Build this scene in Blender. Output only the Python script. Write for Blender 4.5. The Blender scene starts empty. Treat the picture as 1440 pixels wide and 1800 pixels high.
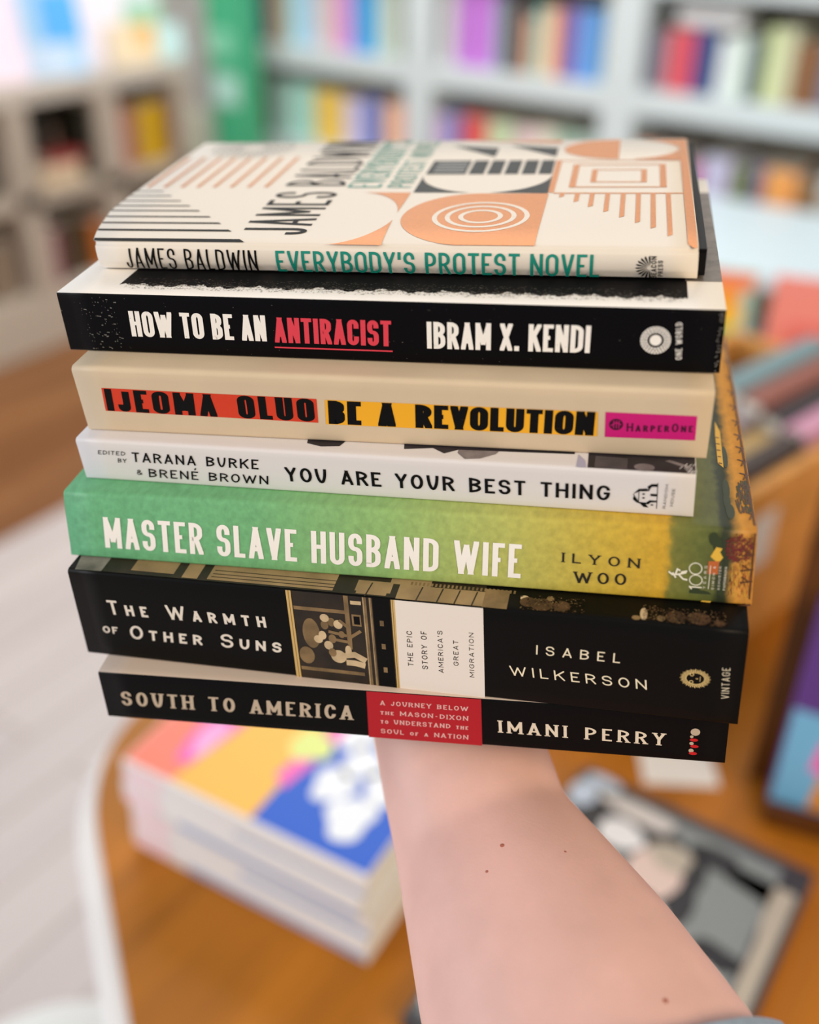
import bpy, bmesh, math, random
from mathutils import Vector, Matrix
random.seed(7)
sc = bpy.context.scene
COL = sc.collection

# ------------------------------------------------------------------ camera, world, light, exposure
F_PX, PITCH, ROLL, YAW, CAM_H = 1802.6, math.radians(32.0), math.radians(1.0), math.radians(34.0), 1.45
def axes(pitch, roll, yaw=0.0):
    R = Vector((1, 0, 0)); F = Vector((0, math.cos(pitch), -math.sin(pitch))); U = Vector((0, math.sin(pitch), math.cos(pitch)))
    R, U = R * math.cos(roll) + U * math.sin(roll), U * math.cos(roll) - R * math.sin(roll)
    M = Matrix.Rotation(yaw, 3, 'Z')
    return M @ R, M @ U, M @ F
CR, CU, CF = axes(PITCH, ROLL, YAW)
CAM = Vector((0, 0, CAM_H))
cam_data = bpy.data.cameras.new('camera')
cam_data.sensor_fit = 'HORIZONTAL'; cam_data.sensor_width = 36.0; cam_data.lens = F_PX / 1440 * 36
cam_data.clip_start = 0.02
cam_data.dof.use_dof = True; cam_data.dof.focus_distance = 0.318; cam_data.dof.aperture_fstop = 4.6
cam = bpy.data.objects.new('camera', cam_data); COL.objects.link(cam)
cam.matrix_world = Matrix(((CR.x, CU.x, -CF.x, CAM.x), (CR.y, CU.y, -CF.y, CAM.y), (CR.z, CU.z, -CF.z, CAM.z), (0, 0, 0, 1)))
sc.camera = cam
sc.view_settings.view_transform = 'Standard'; sc.view_settings.look = 'None'
sc.view_settings.gamma = 1; sc.view_settings.use_curve_mapping = False
sc.view_settings.exposure = 0.0
w = bpy.data.worlds.new('world'); sc.world = w; w.use_nodes = True
w.node_tree.nodes['Background'].inputs[0].default_value = (0.93, 0.96, 1.0, 1)
w.node_tree.nodes['Background'].inputs[1].default_value = 0.46
def area(name, loc, target, sx, sy, power, color=(1, 1, 1)):
    l = bpy.data.lights.new(name, 'AREA'); l.shape = 'RECTANGLE'; l.size = sx; l.size_y = sy; l.energy = power; l.color = color
    o = bpy.data.objects.new(name, l); COL.objects.link(o); o.location = loc
    o.rotation_euler = (Vector(target) - Vector(loc)).to_track_quat('-Z', 'Y').to_euler()
    return o
area('ceiling_lamp', (-0.35, 0.9, 2.85), (-0.35, 0.9, 0), 1.6, 1.2, 1.5, (1, 0.90, 0.78))
area('ceiling_lamp', (-1.9, 2.35, 2.85), (-1.9, 2.35, 0), 2.6, 1.6, 60, (1, 0.98, 0.96))
area('window_light', (-2.6, -1.9, 1.9), (-1.0, 1.2, 0.7), 2.2, 1.6, 72, (0.94, 0.95, 1.0))
area('ceiling_lamp', (1.5, 0.0, 2.2), (-0.1, 0.45, 1.15), 1.0, 0.8, 26, (1, 0.78, 0.52))

# ------------------------------------------------------------------ helpers
def lin(c):
    def f(x):
        x /= 255.0
        return x / 12.92 if x <= 0.04045 else ((x + 0.055) / 1.055) ** 2.4
    return (f(c[0]), f(c[1]), f(c[2]), 1)
_mats = {}
def mat(name, rgb, rough=0.5, spec=0.4, metal=0.0, noise=0.0, nscale=40, sss=0, coat=0, bump=0, bscale=200):
    if name in _mats: return _mats[name]
    m = bpy.data.materials.new(name); m.use_nodes = True; nt = m.node_tree; b = nt.nodes['Principled BSDF']
    c = lin(rgb)
    b.inputs['Base Color'].default_value = c; b.inputs['Roughness'].default_value = rough
    b.inputs['Specular IOR Level'].default_value = spec; b.inputs['Metallic'].default_value = metal
    if coat: b.inputs['Coat Weight'].default_value = coat; b.inputs['Coat Roughness'].default_value = 0.15
    if sss:
        b.inputs['Subsurface Weight'].default_value = sss; b.inputs['Subsurface Radius'].default_value = (0.008, 0.003, 0.0015); b.inputs['Subsurface Scale'].default_value = 1
    tc = nt.nodes.new('ShaderNodeTexCoord')
    if noise:
        n = nt.nodes.new('ShaderNodeTexNoise'); n.inputs['Scale'].default_value = nscale; n.inputs['Detail'].default_value = 5
        nt.links.new(tc.outputs['Object'], n.inputs['Vector'])
        r = nt.nodes.new('ShaderNodeValToRGB'); r.color_ramp.elements[0].position = 0.3; r.color_ramp.elements[1].position = 0.7
        r.color_ramp.elements[0].color = tuple(x * (1 - noise) for x in c[:3]) + (1,)
        r.color_ramp.elements[1].color = tuple(min(1, x * (1 + noise)) for x in c[:3]) + (1,)
        nt.links.new(n.outputs['Fac'], r.inputs['Fac']); nt.links.new(r.outputs['Color'], b.inputs['Base Color'])
    if bump:
        n2 = nt.nodes.new('ShaderNodeTexNoise'); n2.inputs['Scale'].default_value = bscale; n2.inputs['Detail'].default_value = 3
        nt.links.new(tc.outputs['Object'], n2.inputs['Vector'])
        bm_ = nt.nodes.new('ShaderNodeBump'); bm_.inputs['Strength'].default_value = bump; bm_.inputs['Distance'].default_value = 0.0005
        nt.links.new(n2.outputs['Fac'], bm_.inputs['Height']); nt.links.new(bm_.outputs['Normal'], b.inputs['Normal'])
    _mats[name] = m
    return m
def ramp_mat(name, coord, stops, scale=(1, 1, 1), noise_amt=0.0, nscale=20, rough=0.5, spec=0.4, wave=False, grain=0.0, gscale=(60, 60, 60), interp='LINEAR'):
    """colour ramp along one object axis, its boundaries broken up by noise (printed or grown pattern)"""
    m = bpy.data.materials.new(name); m.use_nodes = True; nt = m.node_tree; b = nt.nodes['Principled BSDF']
    b.inputs['Roughness'].default_value = rough; b.inputs['Specular IOR Level'].default_value = spec
    tc = nt.nodes.new('ShaderNodeTexCoord'); sp = nt.nodes.new('ShaderNodeSeparateXYZ'); nt.links.new(tc.outputs['Object'], sp.inputs[0])
    n = nt.nodes.new('ShaderNodeTexNoise'); n.inputs['Scale'].default_value = nscale; n.inputs['Detail'].default_value = 6
    nt.links.new(tc.outputs['Object'], n.inputs['Vector'])
    lo, hi = stops[0][0], stops[-1][0]
    mr = nt.nodes.new('ShaderNodeMapRange'); mr.inputs[1].default_value = lo; mr.inputs[2].default_value = hi; mr.clamp = True
    ad = nt.nodes.new('ShaderNodeMath'); ad.operation = 'MULTIPLY_ADD'; ad.inputs[1].default_value = noise_amt; ad.inputs[2].default_value = 0
    sb = nt.nodes.new('ShaderNodeMath'); sb.operation = 'SUBTRACT'; sb.inputs[1].default_value = 0.5
    nt.links.new(n.outputs['Fac'], sb.inputs[0]); nt.links.new(sb.outputs[0], ad.inputs[0])
    a2 = nt.nodes.new('ShaderNodeMath'); a2.operation = 'ADD'
    nt.links.new(sp.outputs['XYZ'.index(coord)], a2.inputs[0]); nt.links.new(ad.outputs[0], a2.inputs[1])
    nt.links.new(a2.outputs[0], mr.inputs[0])
    r = nt.nodes.new('ShaderNodeValToRGB'); cr = r.color_ramp; cr.interpolation = interp
    while len(cr.elements) < len(stops): cr.elements.new(0.5)
    for e, (p, c) in zip(cr.elements, stops):
        e.position = (p - lo) / (hi - lo); e.color = lin(c)
    nt.links.new(mr.outputs[0], r.inputs['Fac'])
    out = r.outputs['Color']
    if grain:
        mp = nt.nodes.new('ShaderNodeMapping'); mp.inputs['Scale'].default_value = gscale
        nt.links.new(tc.outputs['Object'], mp.inputs['Vector'])
        g = nt.nodes.new('ShaderNodeTexNoise'); g.inputs['Scale'].default_value = 1; g.inputs['Detail'].default_value = 6
        nt.links.new(mp.outputs[0], g.inputs['Vector'])
        hs = nt.nodes.new('ShaderNodeHueSaturation')
        m2 = nt.nodes.new('ShaderNodeMapRange'); m2.inputs[1].default_value = 0.25; m2.inputs[2].default_value = 0.75; m2.inputs[3].default_value = 1 - grain; m2.inputs[4].default_value = 1 + grain
        nt.links.new(g.outputs['Fac'], m2.inputs[0]); nt.links.new(m2.outputs[0], hs.inputs['Value']); nt.links.new(out, hs.inputs['Color'])
        out = hs.outputs['Color']
    nt.links.new(out, b.inputs['Base Color'])
    return m
def planks(name, a, b_, width, length, rough, axis='Y', spec=0.5, grain=0.12, seam=(0.5, 0.45, 0.4)):
    m = bpy.data.materials.new(name); m.use_nodes = True; nt = m.node_tree; bs = nt.nodes['Principled BSDF']
    bs.inputs['Roughness'].default_value = rough; bs.inputs['Specular IOR Level'].default_value = spec
    tc = nt.nodes.new('ShaderNodeTexCoord'); mp = nt.nodes.new('ShaderNodeMapping')
    if axis == 'Y': mp.inputs['Rotation'].default_value = (0, 0, math.pi / 2)
    nt.links.new(tc.outputs['Object'], mp.inputs['Vector'])
    br = nt.nodes.new('ShaderNodeTexBrick'); br.inputs['Scale'].default_value = 1
    br.inputs['Brick Width'].default_value = length; br.inputs['Row Height'].default_value = width; br.inputs['Mortar Size'].default_value = 0.0025
    br.inputs['Color1'].default_value = lin(a); br.inputs['Color2'].default_value = lin(b_)
    br.inputs['Mortar'].default_value = tuple(x * y for x, y in zip(lin(a)[:3], seam)) + (1,)
    nt.links.new(mp.outputs[0], br.inputs['Vector'])
    mp2 = nt.nodes.new('ShaderNodeMapping'); mp2.inputs['Scale'].default_value = (26, 2.2, 10) if axis == 'Y' else (2.2, 26, 10)
    nt.links.new(tc.outputs['Object'], mp2.inputs['Vector'])
    g = nt.nodes.new('ShaderNodeTexNoise'); g.inputs['Scale'].default_value = 1; g.inputs['Detail'].default_value = 7
    nt.links.new(mp2.outputs[0], g.inputs['Vector'])
    hs = nt.nodes.new('ShaderNodeHueSaturation'); m2 = nt.nodes.new('ShaderNodeMapRange')
    m2.inputs[1].default_value = 0.25; m2.inputs[2].default_value = 0.75; m2.inputs[3].default_value = 1 - grain; m2.inputs[4].default_value = 1 + grain
    nt.links.new(g.outputs['Fac'], m2.inputs[0]); nt.links.new(m2.outputs[0], hs.inputs['Value']); nt.links.new(br.outputs['Color'], hs.inputs['Color'])
    nt.links.new(hs.outputs['Color'], bs.inputs['Base Color'])
    return m
def link(name, bm, mats, parent=None, smooth=False):
    me = bpy.data.meshes.new(name)
    bmesh.ops.recalc_face_normals(bm, faces=bm.faces[:])
    bm.to_mesh(me); bm.free()
    for m in (mats if isinstance(mats, (list, tuple)) else [mats]): me.materials.append(m)
    if smooth:
        for p in me.polygons: p.use_smooth = True
    o = bpy.data.objects.new(name, me); COL.objects.link(o)
    if parent is not None: o.parent = parent
    return o
def empty(name, loc=(0, 0, 0), rz=0):
    o = bpy.data.objects.new(name, None); COL.objects.link(o); o.location = loc; o.rotation_euler = (0, 0, rz); o.empty_display_size = 0.02
    return o
def tag(o, label=None, cat=None, group=None, kind=None):
    if label: o['label'] = label
    if cat: o['category'] = cat
    if group: o['group'] = group
    if kind: o['kind'] = kind
    return o
def box(bm, x0, x1, y0, y1, z0, z1, mi=0, bev=0):
    vs = [bm.verts.new(p) for p in ((x0, y0, z0), (x1, y0, z0), (x1, y1, z0), (x0, y1, z0), (x0, y0, z1), (x1, y0, z1), (x1, y1, z1), (x0, y1, z1))]
    fs = []
    for q in ((3, 2, 1, 0), (4, 5, 6, 7), (0, 1, 5, 4), (1, 2, 6, 5), (2, 3, 7, 6), (3, 0, 4, 7)):
        f = bm.faces.new([vs[i] for i in q]); f.material_index = mi; fs.append(f)
    if bev:
        es = {e for f in fs for e in f.edges}
        bmesh.ops.bevel(bm, geom=list(es), offset=bev, segments=2, affect='EDGES', profile=0.5)
    return vs
def boxo(name, dims, m, parent=None, bev=0.0):
    bm = bmesh.new(); box(bm, *dims, bev=bev)
    return link(name, bm, m, parent)
def prism(bm, pts, z0, z1, mi=0):
    a = [bm.verts.new((x, y, z0)) for x, y in pts]; b = [bm.verts.new((x, y, z1)) for x, y in pts]
    fs = [bm.faces.new(a[::-1]), bm.faces.new(b)]
    n = len(pts)
    for i in range(n): fs.append(bm.faces.new((a[i], a[(i + 1) % n], b[(i + 1) % n], b[i])))
    for f in fs: f.material_index = mi
    return fs

# ------------------------------------------------------------------ a drawn alphabet: each letter is a set of stroked paths in a unit cell
R1 = 1
GL = {
 'A': (1.06, [(0, [(0, 0), (.5, 1), (1, 0)]), (0, [(.17, .27), (.83, .27)])]),
 'B': (1.0, [(0, [(0, 0), (0, 1)]), (0, [(0, 1), (.95, 1, R1), (.95, .54, R1), (0, .54)]), (0, [(0, .54), (1, .54, R1), (1, 0, R1), (0, 0)])]),
 'C': (1.0, [(0, [(1, .68), (1, 1, R1), (0, 1, R1), (0, 0, R1), (1, 0, R1), (1, .32)])]),
 'D': (1.04, [(1, [(0, 0), (0, 1), (1, 1, R1), (1, 0, R1)])]),
 'E': (.84, [(0, [(1, 1), (0, 1), (0, 0), (1, 0)]), (0, [(0, .52), (.85, .52)])]),
 'F': (.8, [(0, [(1, 1), (0, 1), (0, 0)]), (0, [(0, .5), (.85, .5)])]),
 'G': (1.06, [(0, [(1, .7), (1, 1, R1), (0, 1, R1), (0, 0, R1), (1, 0, R1), (1, .47), (.55, .47)])]),
 'H': (1.04, [(0, [(0, 0), (0, 1)]), (0, [(1, 0), (1, 1)]), (0, [(0, .52), (1, .52)])]),
 'I': (0, [(0, [(.5, 0), (.5, 1)])]),
 'J': (.8, [(0, [(0, .28), (0, 0, R1), (1, 0, R1), (1, 1)])]),
 'K': (1.04, [(0, [(0, 0), (0, 1)]), (0, [(1, 1), (.08, .42)]), (0, [(.36, .6), (1, 0)])]),
 'L': (.8, [(0, [(0, 1), (0, 0), (1, 0)])]),
 'M': (1.3, [(0, [(0, 0), (0, 1), (.5, .2), (1, 1), (1, 0)])]),
 'N': (1.06, [(0, [(0, 0), (0, 1), (1, 0), (1, 1)])]),
 'O': (1.06, [(1, [(0, 0, R1), (0, 1, R1), (1, 1, R1), (1, 0, R1)])]),
 'P': (.96, [(0, [(0, 0), (0, 1), (1, 1, R1), (1, .44, R1), (0, .44)])]),
 'Q': (1.06, [(1, [(0, 0, R1), (0, 1, R1), (1, 1, R1), (1, 0, R1)]), (0, [(.6, .3), (1, 0)])]),
 'R': (1.0, [(0, [(0, 0), (0, 1), (.95, 1, R1), (.95, .48, R1), (0, .48)]), (0, [(.5, .48), (1, 0)])]),
 'S': (.98, [(0, [(.97, .72), (.97, 1, R1), (0, 1, R1), (0, .53, R1), (1, .53, R1), (1, 0, R1), (0, 0, R1), (0, .28)])]),
 'T': (.92, [(0, [(0, 1), (1, 1)]), (0, [(.5, 1), (.5, 0)])]),
 'U': (1.04, [(0, [(0, 1), (0, 0, R1), (1, 0, R1), (1, 1)])]),
 'V': (1.04, [(0, [(0, 1), (.5, 0), (1, 1)])]),
 'W': (1.66, [(0, [(0, 1), (.25, 0), (.5, .9), (.75, 0), (1, 1)])]),
 'X': (1.04, [(0, [(0, 0), (1, 1)]), (0, [(0, 1), (1, 0)])]),
 'Y': (1.02, [(0, [(0, 1), (.5, .45), (1, 1)]), (0, [(.5, .45), (.5, 0)])]),
 'Z': (.95, [(0, [(0, 1), (1, 1), (0, 0), (1, 0)])]),
 '0': (1.0, [(1, [(0, 0, R1), (0, 1, R1), (1, 1, R1), (1, 0, R1)])]),
 '1': (.4, [(0, [(0, .8), (.8, 1), (.8, 0)])]),
 '&': (1.05, [(0, [(1, 0), (.1, .8), (.1, 1, R1), (.7, 1, R1), (.7, .72), (0, .42), (0, 0, R1), (.8, 0, R1), (1, .45)])]),
 "'": (0, [(0, [(.5, 1), (.5, .7)])]),
 '.': (0, [(0, [(.5, .0), (.5, .13)])]),
 '-': (.7, [(0, [(.1, .45), (.9, .45)])]),
}
GL['É'] = (.84, GL['E'][1])
def clip_poly(poly, axis, lim, keep_less):
    out = []
    for i in range(len(poly)):
        p, q = poly[i - 1], poly[i]
        ip = p[axis] <= lim + 1e-9 if keep_less else p[axis] >= lim - 1e-9
        iq = q[axis] <= lim + 1e-9 if keep_less else q[axis] >= lim - 1e-9
        if ip != iq:
            t = (lim - p[axis]) / (q[axis] - p[axis]); out.append((p[0] + t * (q[0] - p[0]), p[1] + t * (q[1] - p[1])))
        if iq: out.append(q)
    return out
def round_path(pts, closed, rad):
    out = []; n = len(pts)
    for i, p in enumerate(pts):
        P = Vector(p[:2])
        if len(p) > 2 and (closed or 0 < i < n - 1):
            A = Vector(pts[i - 1][:2]); Bv = Vector(pts[(i + 1) % n][:2])
            la, lb = (A - P).length, (Bv - P).length
            ra = .5 if len(pts[i - 1]) > 2 else .98; rb = .5 if len(pts[(i + 1) % n]) > 2 else .98
            ta, tb = (min(ra, rad / max(la, 1e-6)), min(rb, rad / max(lb, 1e-6)))
            P1 = P + (A - P) * ta; P2 = P + (Bv - P) * tb
            for k in range(7):
                t = k / 6; c1 = P1 + (P - P1) * .553; c2 = P2 + (P - P2) * .553
                out.append(P1 * (1 - t) ** 3 + c1 * 3 * t * (1 - t) ** 2 + c2 * 3 * t * t * (1 - t) + P2 * t ** 3)
        else: out.append(P)
    r = []
    for p in out:
        if not r or (p - r[-1]).length > 1e-5: r.append(p)
    if closed and len(r) > 1 and (r[0] - r[-1]).length < 1e-5: r.pop()
    return r
def stroke(path, closed, t, cap=None):
    """list of quads along a path of thickness t with mitred corners; very sharp corners are cut into overlapping pieces"""
    n = len(path)
    if not closed:
        for i in range(1, n - 1):
            d1 = (path[i] - path[i - 1]).normalized(); d2 = (path[i + 1] - path[i]).normalized()
            if d1.dot(d2) < -.2:
                e = t * (1.3 if cap and (abs(path[i].y - t / 2) < 1e-4 or abs(path[i].y - cap + t / 2) < 1e-4) else .3)
                return stroke(path[:i] + [path[i] + d1 * e], False, t, cap) + stroke([path[i] - d2 * e] + path[i + 1:], False, t, cap)
    L = []; Rr = []
    for i in range(n):
        a = path[i - 1] if (closed or i > 0) else None; b = path[(i + 1) % n] if (closed or i < n - 1) else None
        d1 = (path[i] - a).normalized() if a is not None else None; d2 = (b - path[i]).normalized() if b is not None else None
        d1 = d1 if d1 is not None else d2; d2 = d2 if d2 is not None else d1
        n1 = Vector((-d1.y, d1.x)); n2 = Vector((-d2.y, d2.x)); m = n1 + n2
        if m.length < 1e-4: m = n1.copy(); s = 1
        else: m.normalize(); s = 1 / max(m.dot(n1), 0.5)
        L.append(path[i] + m * (t / 2 * s)); Rr.append(path[i] - m * (t / 2 * s))
    q = []
    for i in range(n if closed else n - 1):
        j = (i + 1) % n
        q.append([tuple(L[i]), tuple(L[j]), tuple(Rr[j]), tuple(Rr[i])])
    return q
def text_polys(s, lenA, lenB, stem, bar, gap=.3, geo=False, serif=0, rad=None, space=.55, small=.76):
    """letters as polygons in mm space, run length lenA, cap height lenB; stem/bar thickness as fraction of cap height"""
    tv, th = stem * lenB, bar * lenB
    tot = 0; items = []
    nat = lambda ch: GL[ch][0]
    seq = []
    for ch in s:
        if ch == ' ': seq.append((None, space, 1)); continue
        k = small if ch.islower() else 1
        seq.append((ch.upper(), nat(ch.upper()) * k, k))
    var = sum(x[1] for x in seq) + gap * (len(seq) - 1)
    fixed = sum(tv * (x[2] if geo or x[2] == 1 else 1) for x in seq if x[0] in ('I', "'", '.'))
    sx = (lenA - fixed) / var
    polys = []; x = 0
    for ch, wd, k in seq:
        if ch is None: x += (wd + gap) * sx; continue
        W = wd * sx if GL[ch][0] else tv
        H = lenB * k
        kx = th / tv
        for closed, pts in GL[ch][1]:
            P = [((tv / 2 + p[0] * (W - tv)) * kx, th / 2 + p[1] * (H - th)) + tuple(p[2:]) for p in pts]
            if not closed and ch not in 'CGSJ&-':
                # run straight ends out to the cap and base lines
                for e, nb in ((0, 1), (-1, -2)):
                    d = Vector(P[e][:2]) - Vector(P[nb][:2])
                    oy = pts[e][1]
                    if abs(d.y) > 1e-6 and oy in (0, 1) and abs(d.x) > 1e-6 or (abs(d.x) < 1e-6 and oy in (0, 1)):
                        d.normalize(); q = Vector(P[e][:2]) + d * (th * 1.2); P[e] = (q.x, q.y)
                    elif oy in (0, 1) and abs(d.y) < 1e-6 and pts[e][0] in (0, 1):
                        q = Vector(P[e][:2]) + d.normalized() * (th / 2); P[e] = (q.x, q.y)
            rr = (rad * lenB * kx) if rad else (W * kx * .55 if not geo else 1e3)
            if geo: rr = 1e3
            path = round_path(P, closed, rr)
            # cut long straight runs so that lettering can follow a curved spine
            fine = []
            m = len(path)
            for i in range(m):
                fine.append(path[i])
                if i < m - 1 or closed:
                    nx = path[(i + 1) % m]; dl = (nx - path[i]).length; c = int(dl / (lenB * .2))
                    for j in range(1, c + 1): fine.append(path[i] + (nx - path[i]) * (j / (c + 1)))
            for qd in stroke(fine, closed, th, H):
                pg = [(a / kx, b) for a, b in qd]
                pg = clip_poly(pg, 1, 0, False); pg = clip_poly(pg, 1, H, True) if pg else pg
                pg = clip_poly(pg, 0, 0, False) if pg else pg; pg = clip_poly(pg, 0, W, True) if pg else pg
                if len(pg) >= 3: polys.append([(a + x, b) for a, b in pg])
            if serif and not closed:
                for e in (0, -1):
                    if pts[e][1] in (0, 1) and ch not in 'CGSJLEFTZ' or (ch in 'EFTL' and pts[e][1] == 0 and pts[e][0] in (0, .5)):
                        cx = x + tv / 2 + pts[e][0] * (W - tv); sw = tv / 2 + serif * lenB; y0 = 0 if pts[e][1] == 0 else H - .07 * lenB
                        polys.append([(cx - sw, y0), (cx + sw, y0), (cx + sw, y0 + .07 * lenB), (cx - sw, y0 + .07 * lenB)])
        if ch == 'É' : pass
        x += W + gap * sx
    return polys

# ------------------------------------------------------------------ the stack in the hand
SP, SR = 0.57316, -0.06514
SRr, SU, SF = axes(SP, SR)
M_room = Matrix((CR, CU, CF)).transposed(); M_st = Matrix((SRr, SU, SF)).transposed()
A_ST = M_room @ M_st.transposed()
BK = [  # yaw, x, y, T left, T right, W, lean, L, gap left, gap right, sideways lean
 ('copper', [-0.2294, -0.0041, 0.30689, 0.00998, 0.01046, 0.12731, 0.04423, 0.18899, 0, 4e-05, 0.03842]),
 ('ink', [-0.23229, -0.00758, 0.2881, 0.0195, 0.01914, 0.13095, -0.00858, 0.20249, 0.0004, 0.00077, 0.00345]),
 ('blocks', [-0.22668, -0.00801, 0.27637, 0.02346, 0.02269, 0.135, 0.07424, 0.19506, 0.00014, 0.00049, -0.00834]),
 ('house', [-0.24234, -0.012, 0.27139, 0.01507, 0.01478, 0.131, 0.0143, 0.19411, 0, 4e-05, 0.02878]),
 ('painted', [-0.22256, -0.00661, 0.26307, 0.02154, 0.02252, 0.14022, -0.2515, 0.21606, 0, 0, 0.02333]),
 ('sepia', [-0.24612, -0.00927, 0.24786, 0.03352, 0.03404, 0.132, -0.06576, 0.21249, 0, 0, 0.01518]),
 ('panel', [-0.18733, -0.00713, 0.24239, 0.01874, 0.01852, 0.135, -0.08676, 0.20309, 0, 0, 0.01657])]
class Book: pass
BOOKS = {}
zl = zr = -0.10027
for key, q in BK:
    b = Book(); yaw, x, y, tl, tr, W, lean, L, gl, gr, ll = q
    zl -= gl; zr -= gr
    h = Vector((math.cos(yaw), math.sin(yaw), 0)); ey = Vector((-math.sin(yaw), math.cos(yaw), 0)); Z = Vector((0, 0, 1))
    o = Vector((x, y, 0)); l = o - h * L / 2; r = o + h * L / 2
    TL, TR = l + Z * zl, r + Z * zr
    BL = l + Z * (zl - tl) + ey * lean * tl + h * ll * tl; BR = r + Z * (zr - tr) + ey * lean * tr + h * ll * tr
    zl -= tl; zr -= tr
    org = (BL + BR) / 2 + ey * W / 2
    hh = (BR - BL).normalized(); zz = hh.cross(ey).normalized()
    Mloc = Matrix((hh, ey, zz)).transposed()
    inv = Mloc.transposed()
    b.TL, b.TR, b.BL, b.BR = [inv @ (p - org) for p in (TL, TR, BL, BR)]
    b.W, b.L, b.T = W, (b.TR - b.TL).length, (b.TL - b.BL).length
    b.M = Matrix.Translation(CAM + A_ST @ org) @ (A_ST @ Mloc).to_4x4()
    b.inset = lambda v: 0.0
    b.droop = lambda wm: 0.0
    b.left = lambda wn: 0.0
    BOOKS[key] = b
bb = BOOKS['copper']
bb.inset = lambda v: 0.0014 * (2 * v - 1) ** 2 if 0 <= v <= 1 else 0.0014
bb.droop = lambda wm: -0.0009 * max(0, 1 - wm / 0.016) ** 2
bb.left = lambda wn: -0.05 * min(1, max(0, (wn - 0.0) / 0.28)) ** 0.8
def spine_pt(b, u, v, off=0.0):
    t = b.TL.lerp(b.TR, u); d = b.BL.lerp(b.BR, u)
    p = t.lerp(d, v); return Vector((p.x, p.y + b.inset(v) - off, p.z))
def cover_pt(b, u, wn, off=0.0):
    p = b.TL.lerp(b.TR, u); return Vector((p.x, p.y + wn * b.W, p.z + b.droop(wn * b.W) + off))
def make_cover(b, root, mats, th=0.0005, rt=0.0010, rb=0.0008, name='cover', n=20, over=0.0):
    """front cover, spine and back cover as one folded sheet; mats = (front, spine, back)"""
    outer = []; mi = []
    for i in range(n + 1):
        u = i / n; col = []
        t = b.TL.lerp(b.TR, u); d = b.BL.lerp(b.BR, u)
        xl = lambda wn: (b.left(wn) * b.L if i == 0 else 0)
        def C(wm, dz=0): return Vector((t.x + xl(wm / b.W), t.y + wm, t.z + b.droop(wm) + dz))
        def Bk(wm): return Vector((d.x, d.y + wm, d.z + 0.00005))
        ws = [b.W, b.W * .8, b.W * .6, b.W * .4, b.W * .25, .017, .013, .009, .006, .003]
        ws = [x for x in ws if x > rt + .001]
        ins0 = b.inset(0); ins1 = b.inset(1)
        col = [C(x) for x in ws]; m = [0] * len(ws)
        e0 = ins0 + rt
        for k in range(4):
            a = math.pi / 2 * k / 3
            col.append(Vector((t.x, t.y + e0 - rt * math.sin(a), t.z + b.droop(0.001) * 1 - rt * (1 - math.cos(a))))); m.append(0 if k < 1 else 1)
        T = (t - d).length
        for k in range(1, 8):
            v = (rt + (T - rt - rb) * k / 8) / T; p = t.lerp(d, v); col.append(Vector((p.x, p.y + b.inset(v), p.z))); m.append(1)
        for k in range(4):
            a = math.pi / 2 * k / 3
            col.append(Vector((d.x, d.y + ins1 + rb - rb * math.cos(a), d.z + rb - rb * math.sin(a)))); m.append(1 if k < 3 else 2)
        for x in (.02, b.W * .5, b.W): col.append(Bk(x)); m.append(2)
        outer.append(col); mi = m
    bm = bmesh.new(); K = len(mi)
    inner = []
    for col in outer:
        ic = []
        for k in range(K):
            a = col[max(0, k - 1)]; c = col[min(K - 1, k + 1)]; dd = (c - a); dd.x = 0; dd.normalize()
            nrm = Vector((0, -dd.z, dd.y)) # points inward for this winding
            if (nrm.dot(Vector((0, .06, b.T / 2)) - Vector((0, col[k].y - b.TL.y, col[k].z - 0)))) < 0: nrm = -nrm
            ic.append(col[k] + nrm * th)
        inner.append(ic)
    VO = [[bm.verts.new(p) for p in c] for c in outer]; VI = [[bm.verts.new(p) for p in c] for c in inner]
    def F(vs, m):
        f = bm.faces.new(vs); f.material_index = m; f.smooth = True
    N = len(outer)
    for i in range(N - 1):
        for k in range(K - 1):
            mm = mi[k] if mi[k] == mi[k + 1] else min(mi[k], mi[k + 1]) if mi[k] == 0 else mi[k]
            F((VO[i][k], VO[i + 1][k], VO[i + 1][k + 1], VO[i][k + 1]), mm)
            F((VI[i][k], VI[i][k + 1], VI[i + 1][k + 1], VI[i + 1][k]), mm)
        for k in (0, K - 1): F((VO[i][k], VI[i][k], VI[i + 1][k], VO[i + 1][k]), mi[k])
    for i in (0, N - 1):
        for k in range(K - 1): F((VO[i][k], VO[i][k + 1], VI[i][k + 1], VI[i][k]), mi[k])
    return link(name, bm, mats, root)
def page_block(b, root, m, th=0.0006, inset=0.0012, back=0.0008):
    bm = bmesh.new(); vs = []
    for (t, d, s) in ((b.TL, b.BL, 1), (b.TR, b.BR, -1)):
        y0 = max(t.y, d.y) + 0.0035; y1 = min(t.y, d.y) + b.W - back
        for y, z in ((y0, t.z - th), (y1, t.z - th), (y1, d.z + th), (y0, d.z + th)):
            vs.append(bm.verts.new(((t.x + d.x) / 2 + s * inset, y, z)))
    for q in ((0, 1, 2, 3), (7, 6, 5, 4), (0, 4, 5, 1), (1, 5, 6, 2), (2, 6, 7, 3), (3, 7, 4, 0)): bm.faces.new([vs[i] for i in q])
    return link('page_block', bm, m, root)
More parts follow.
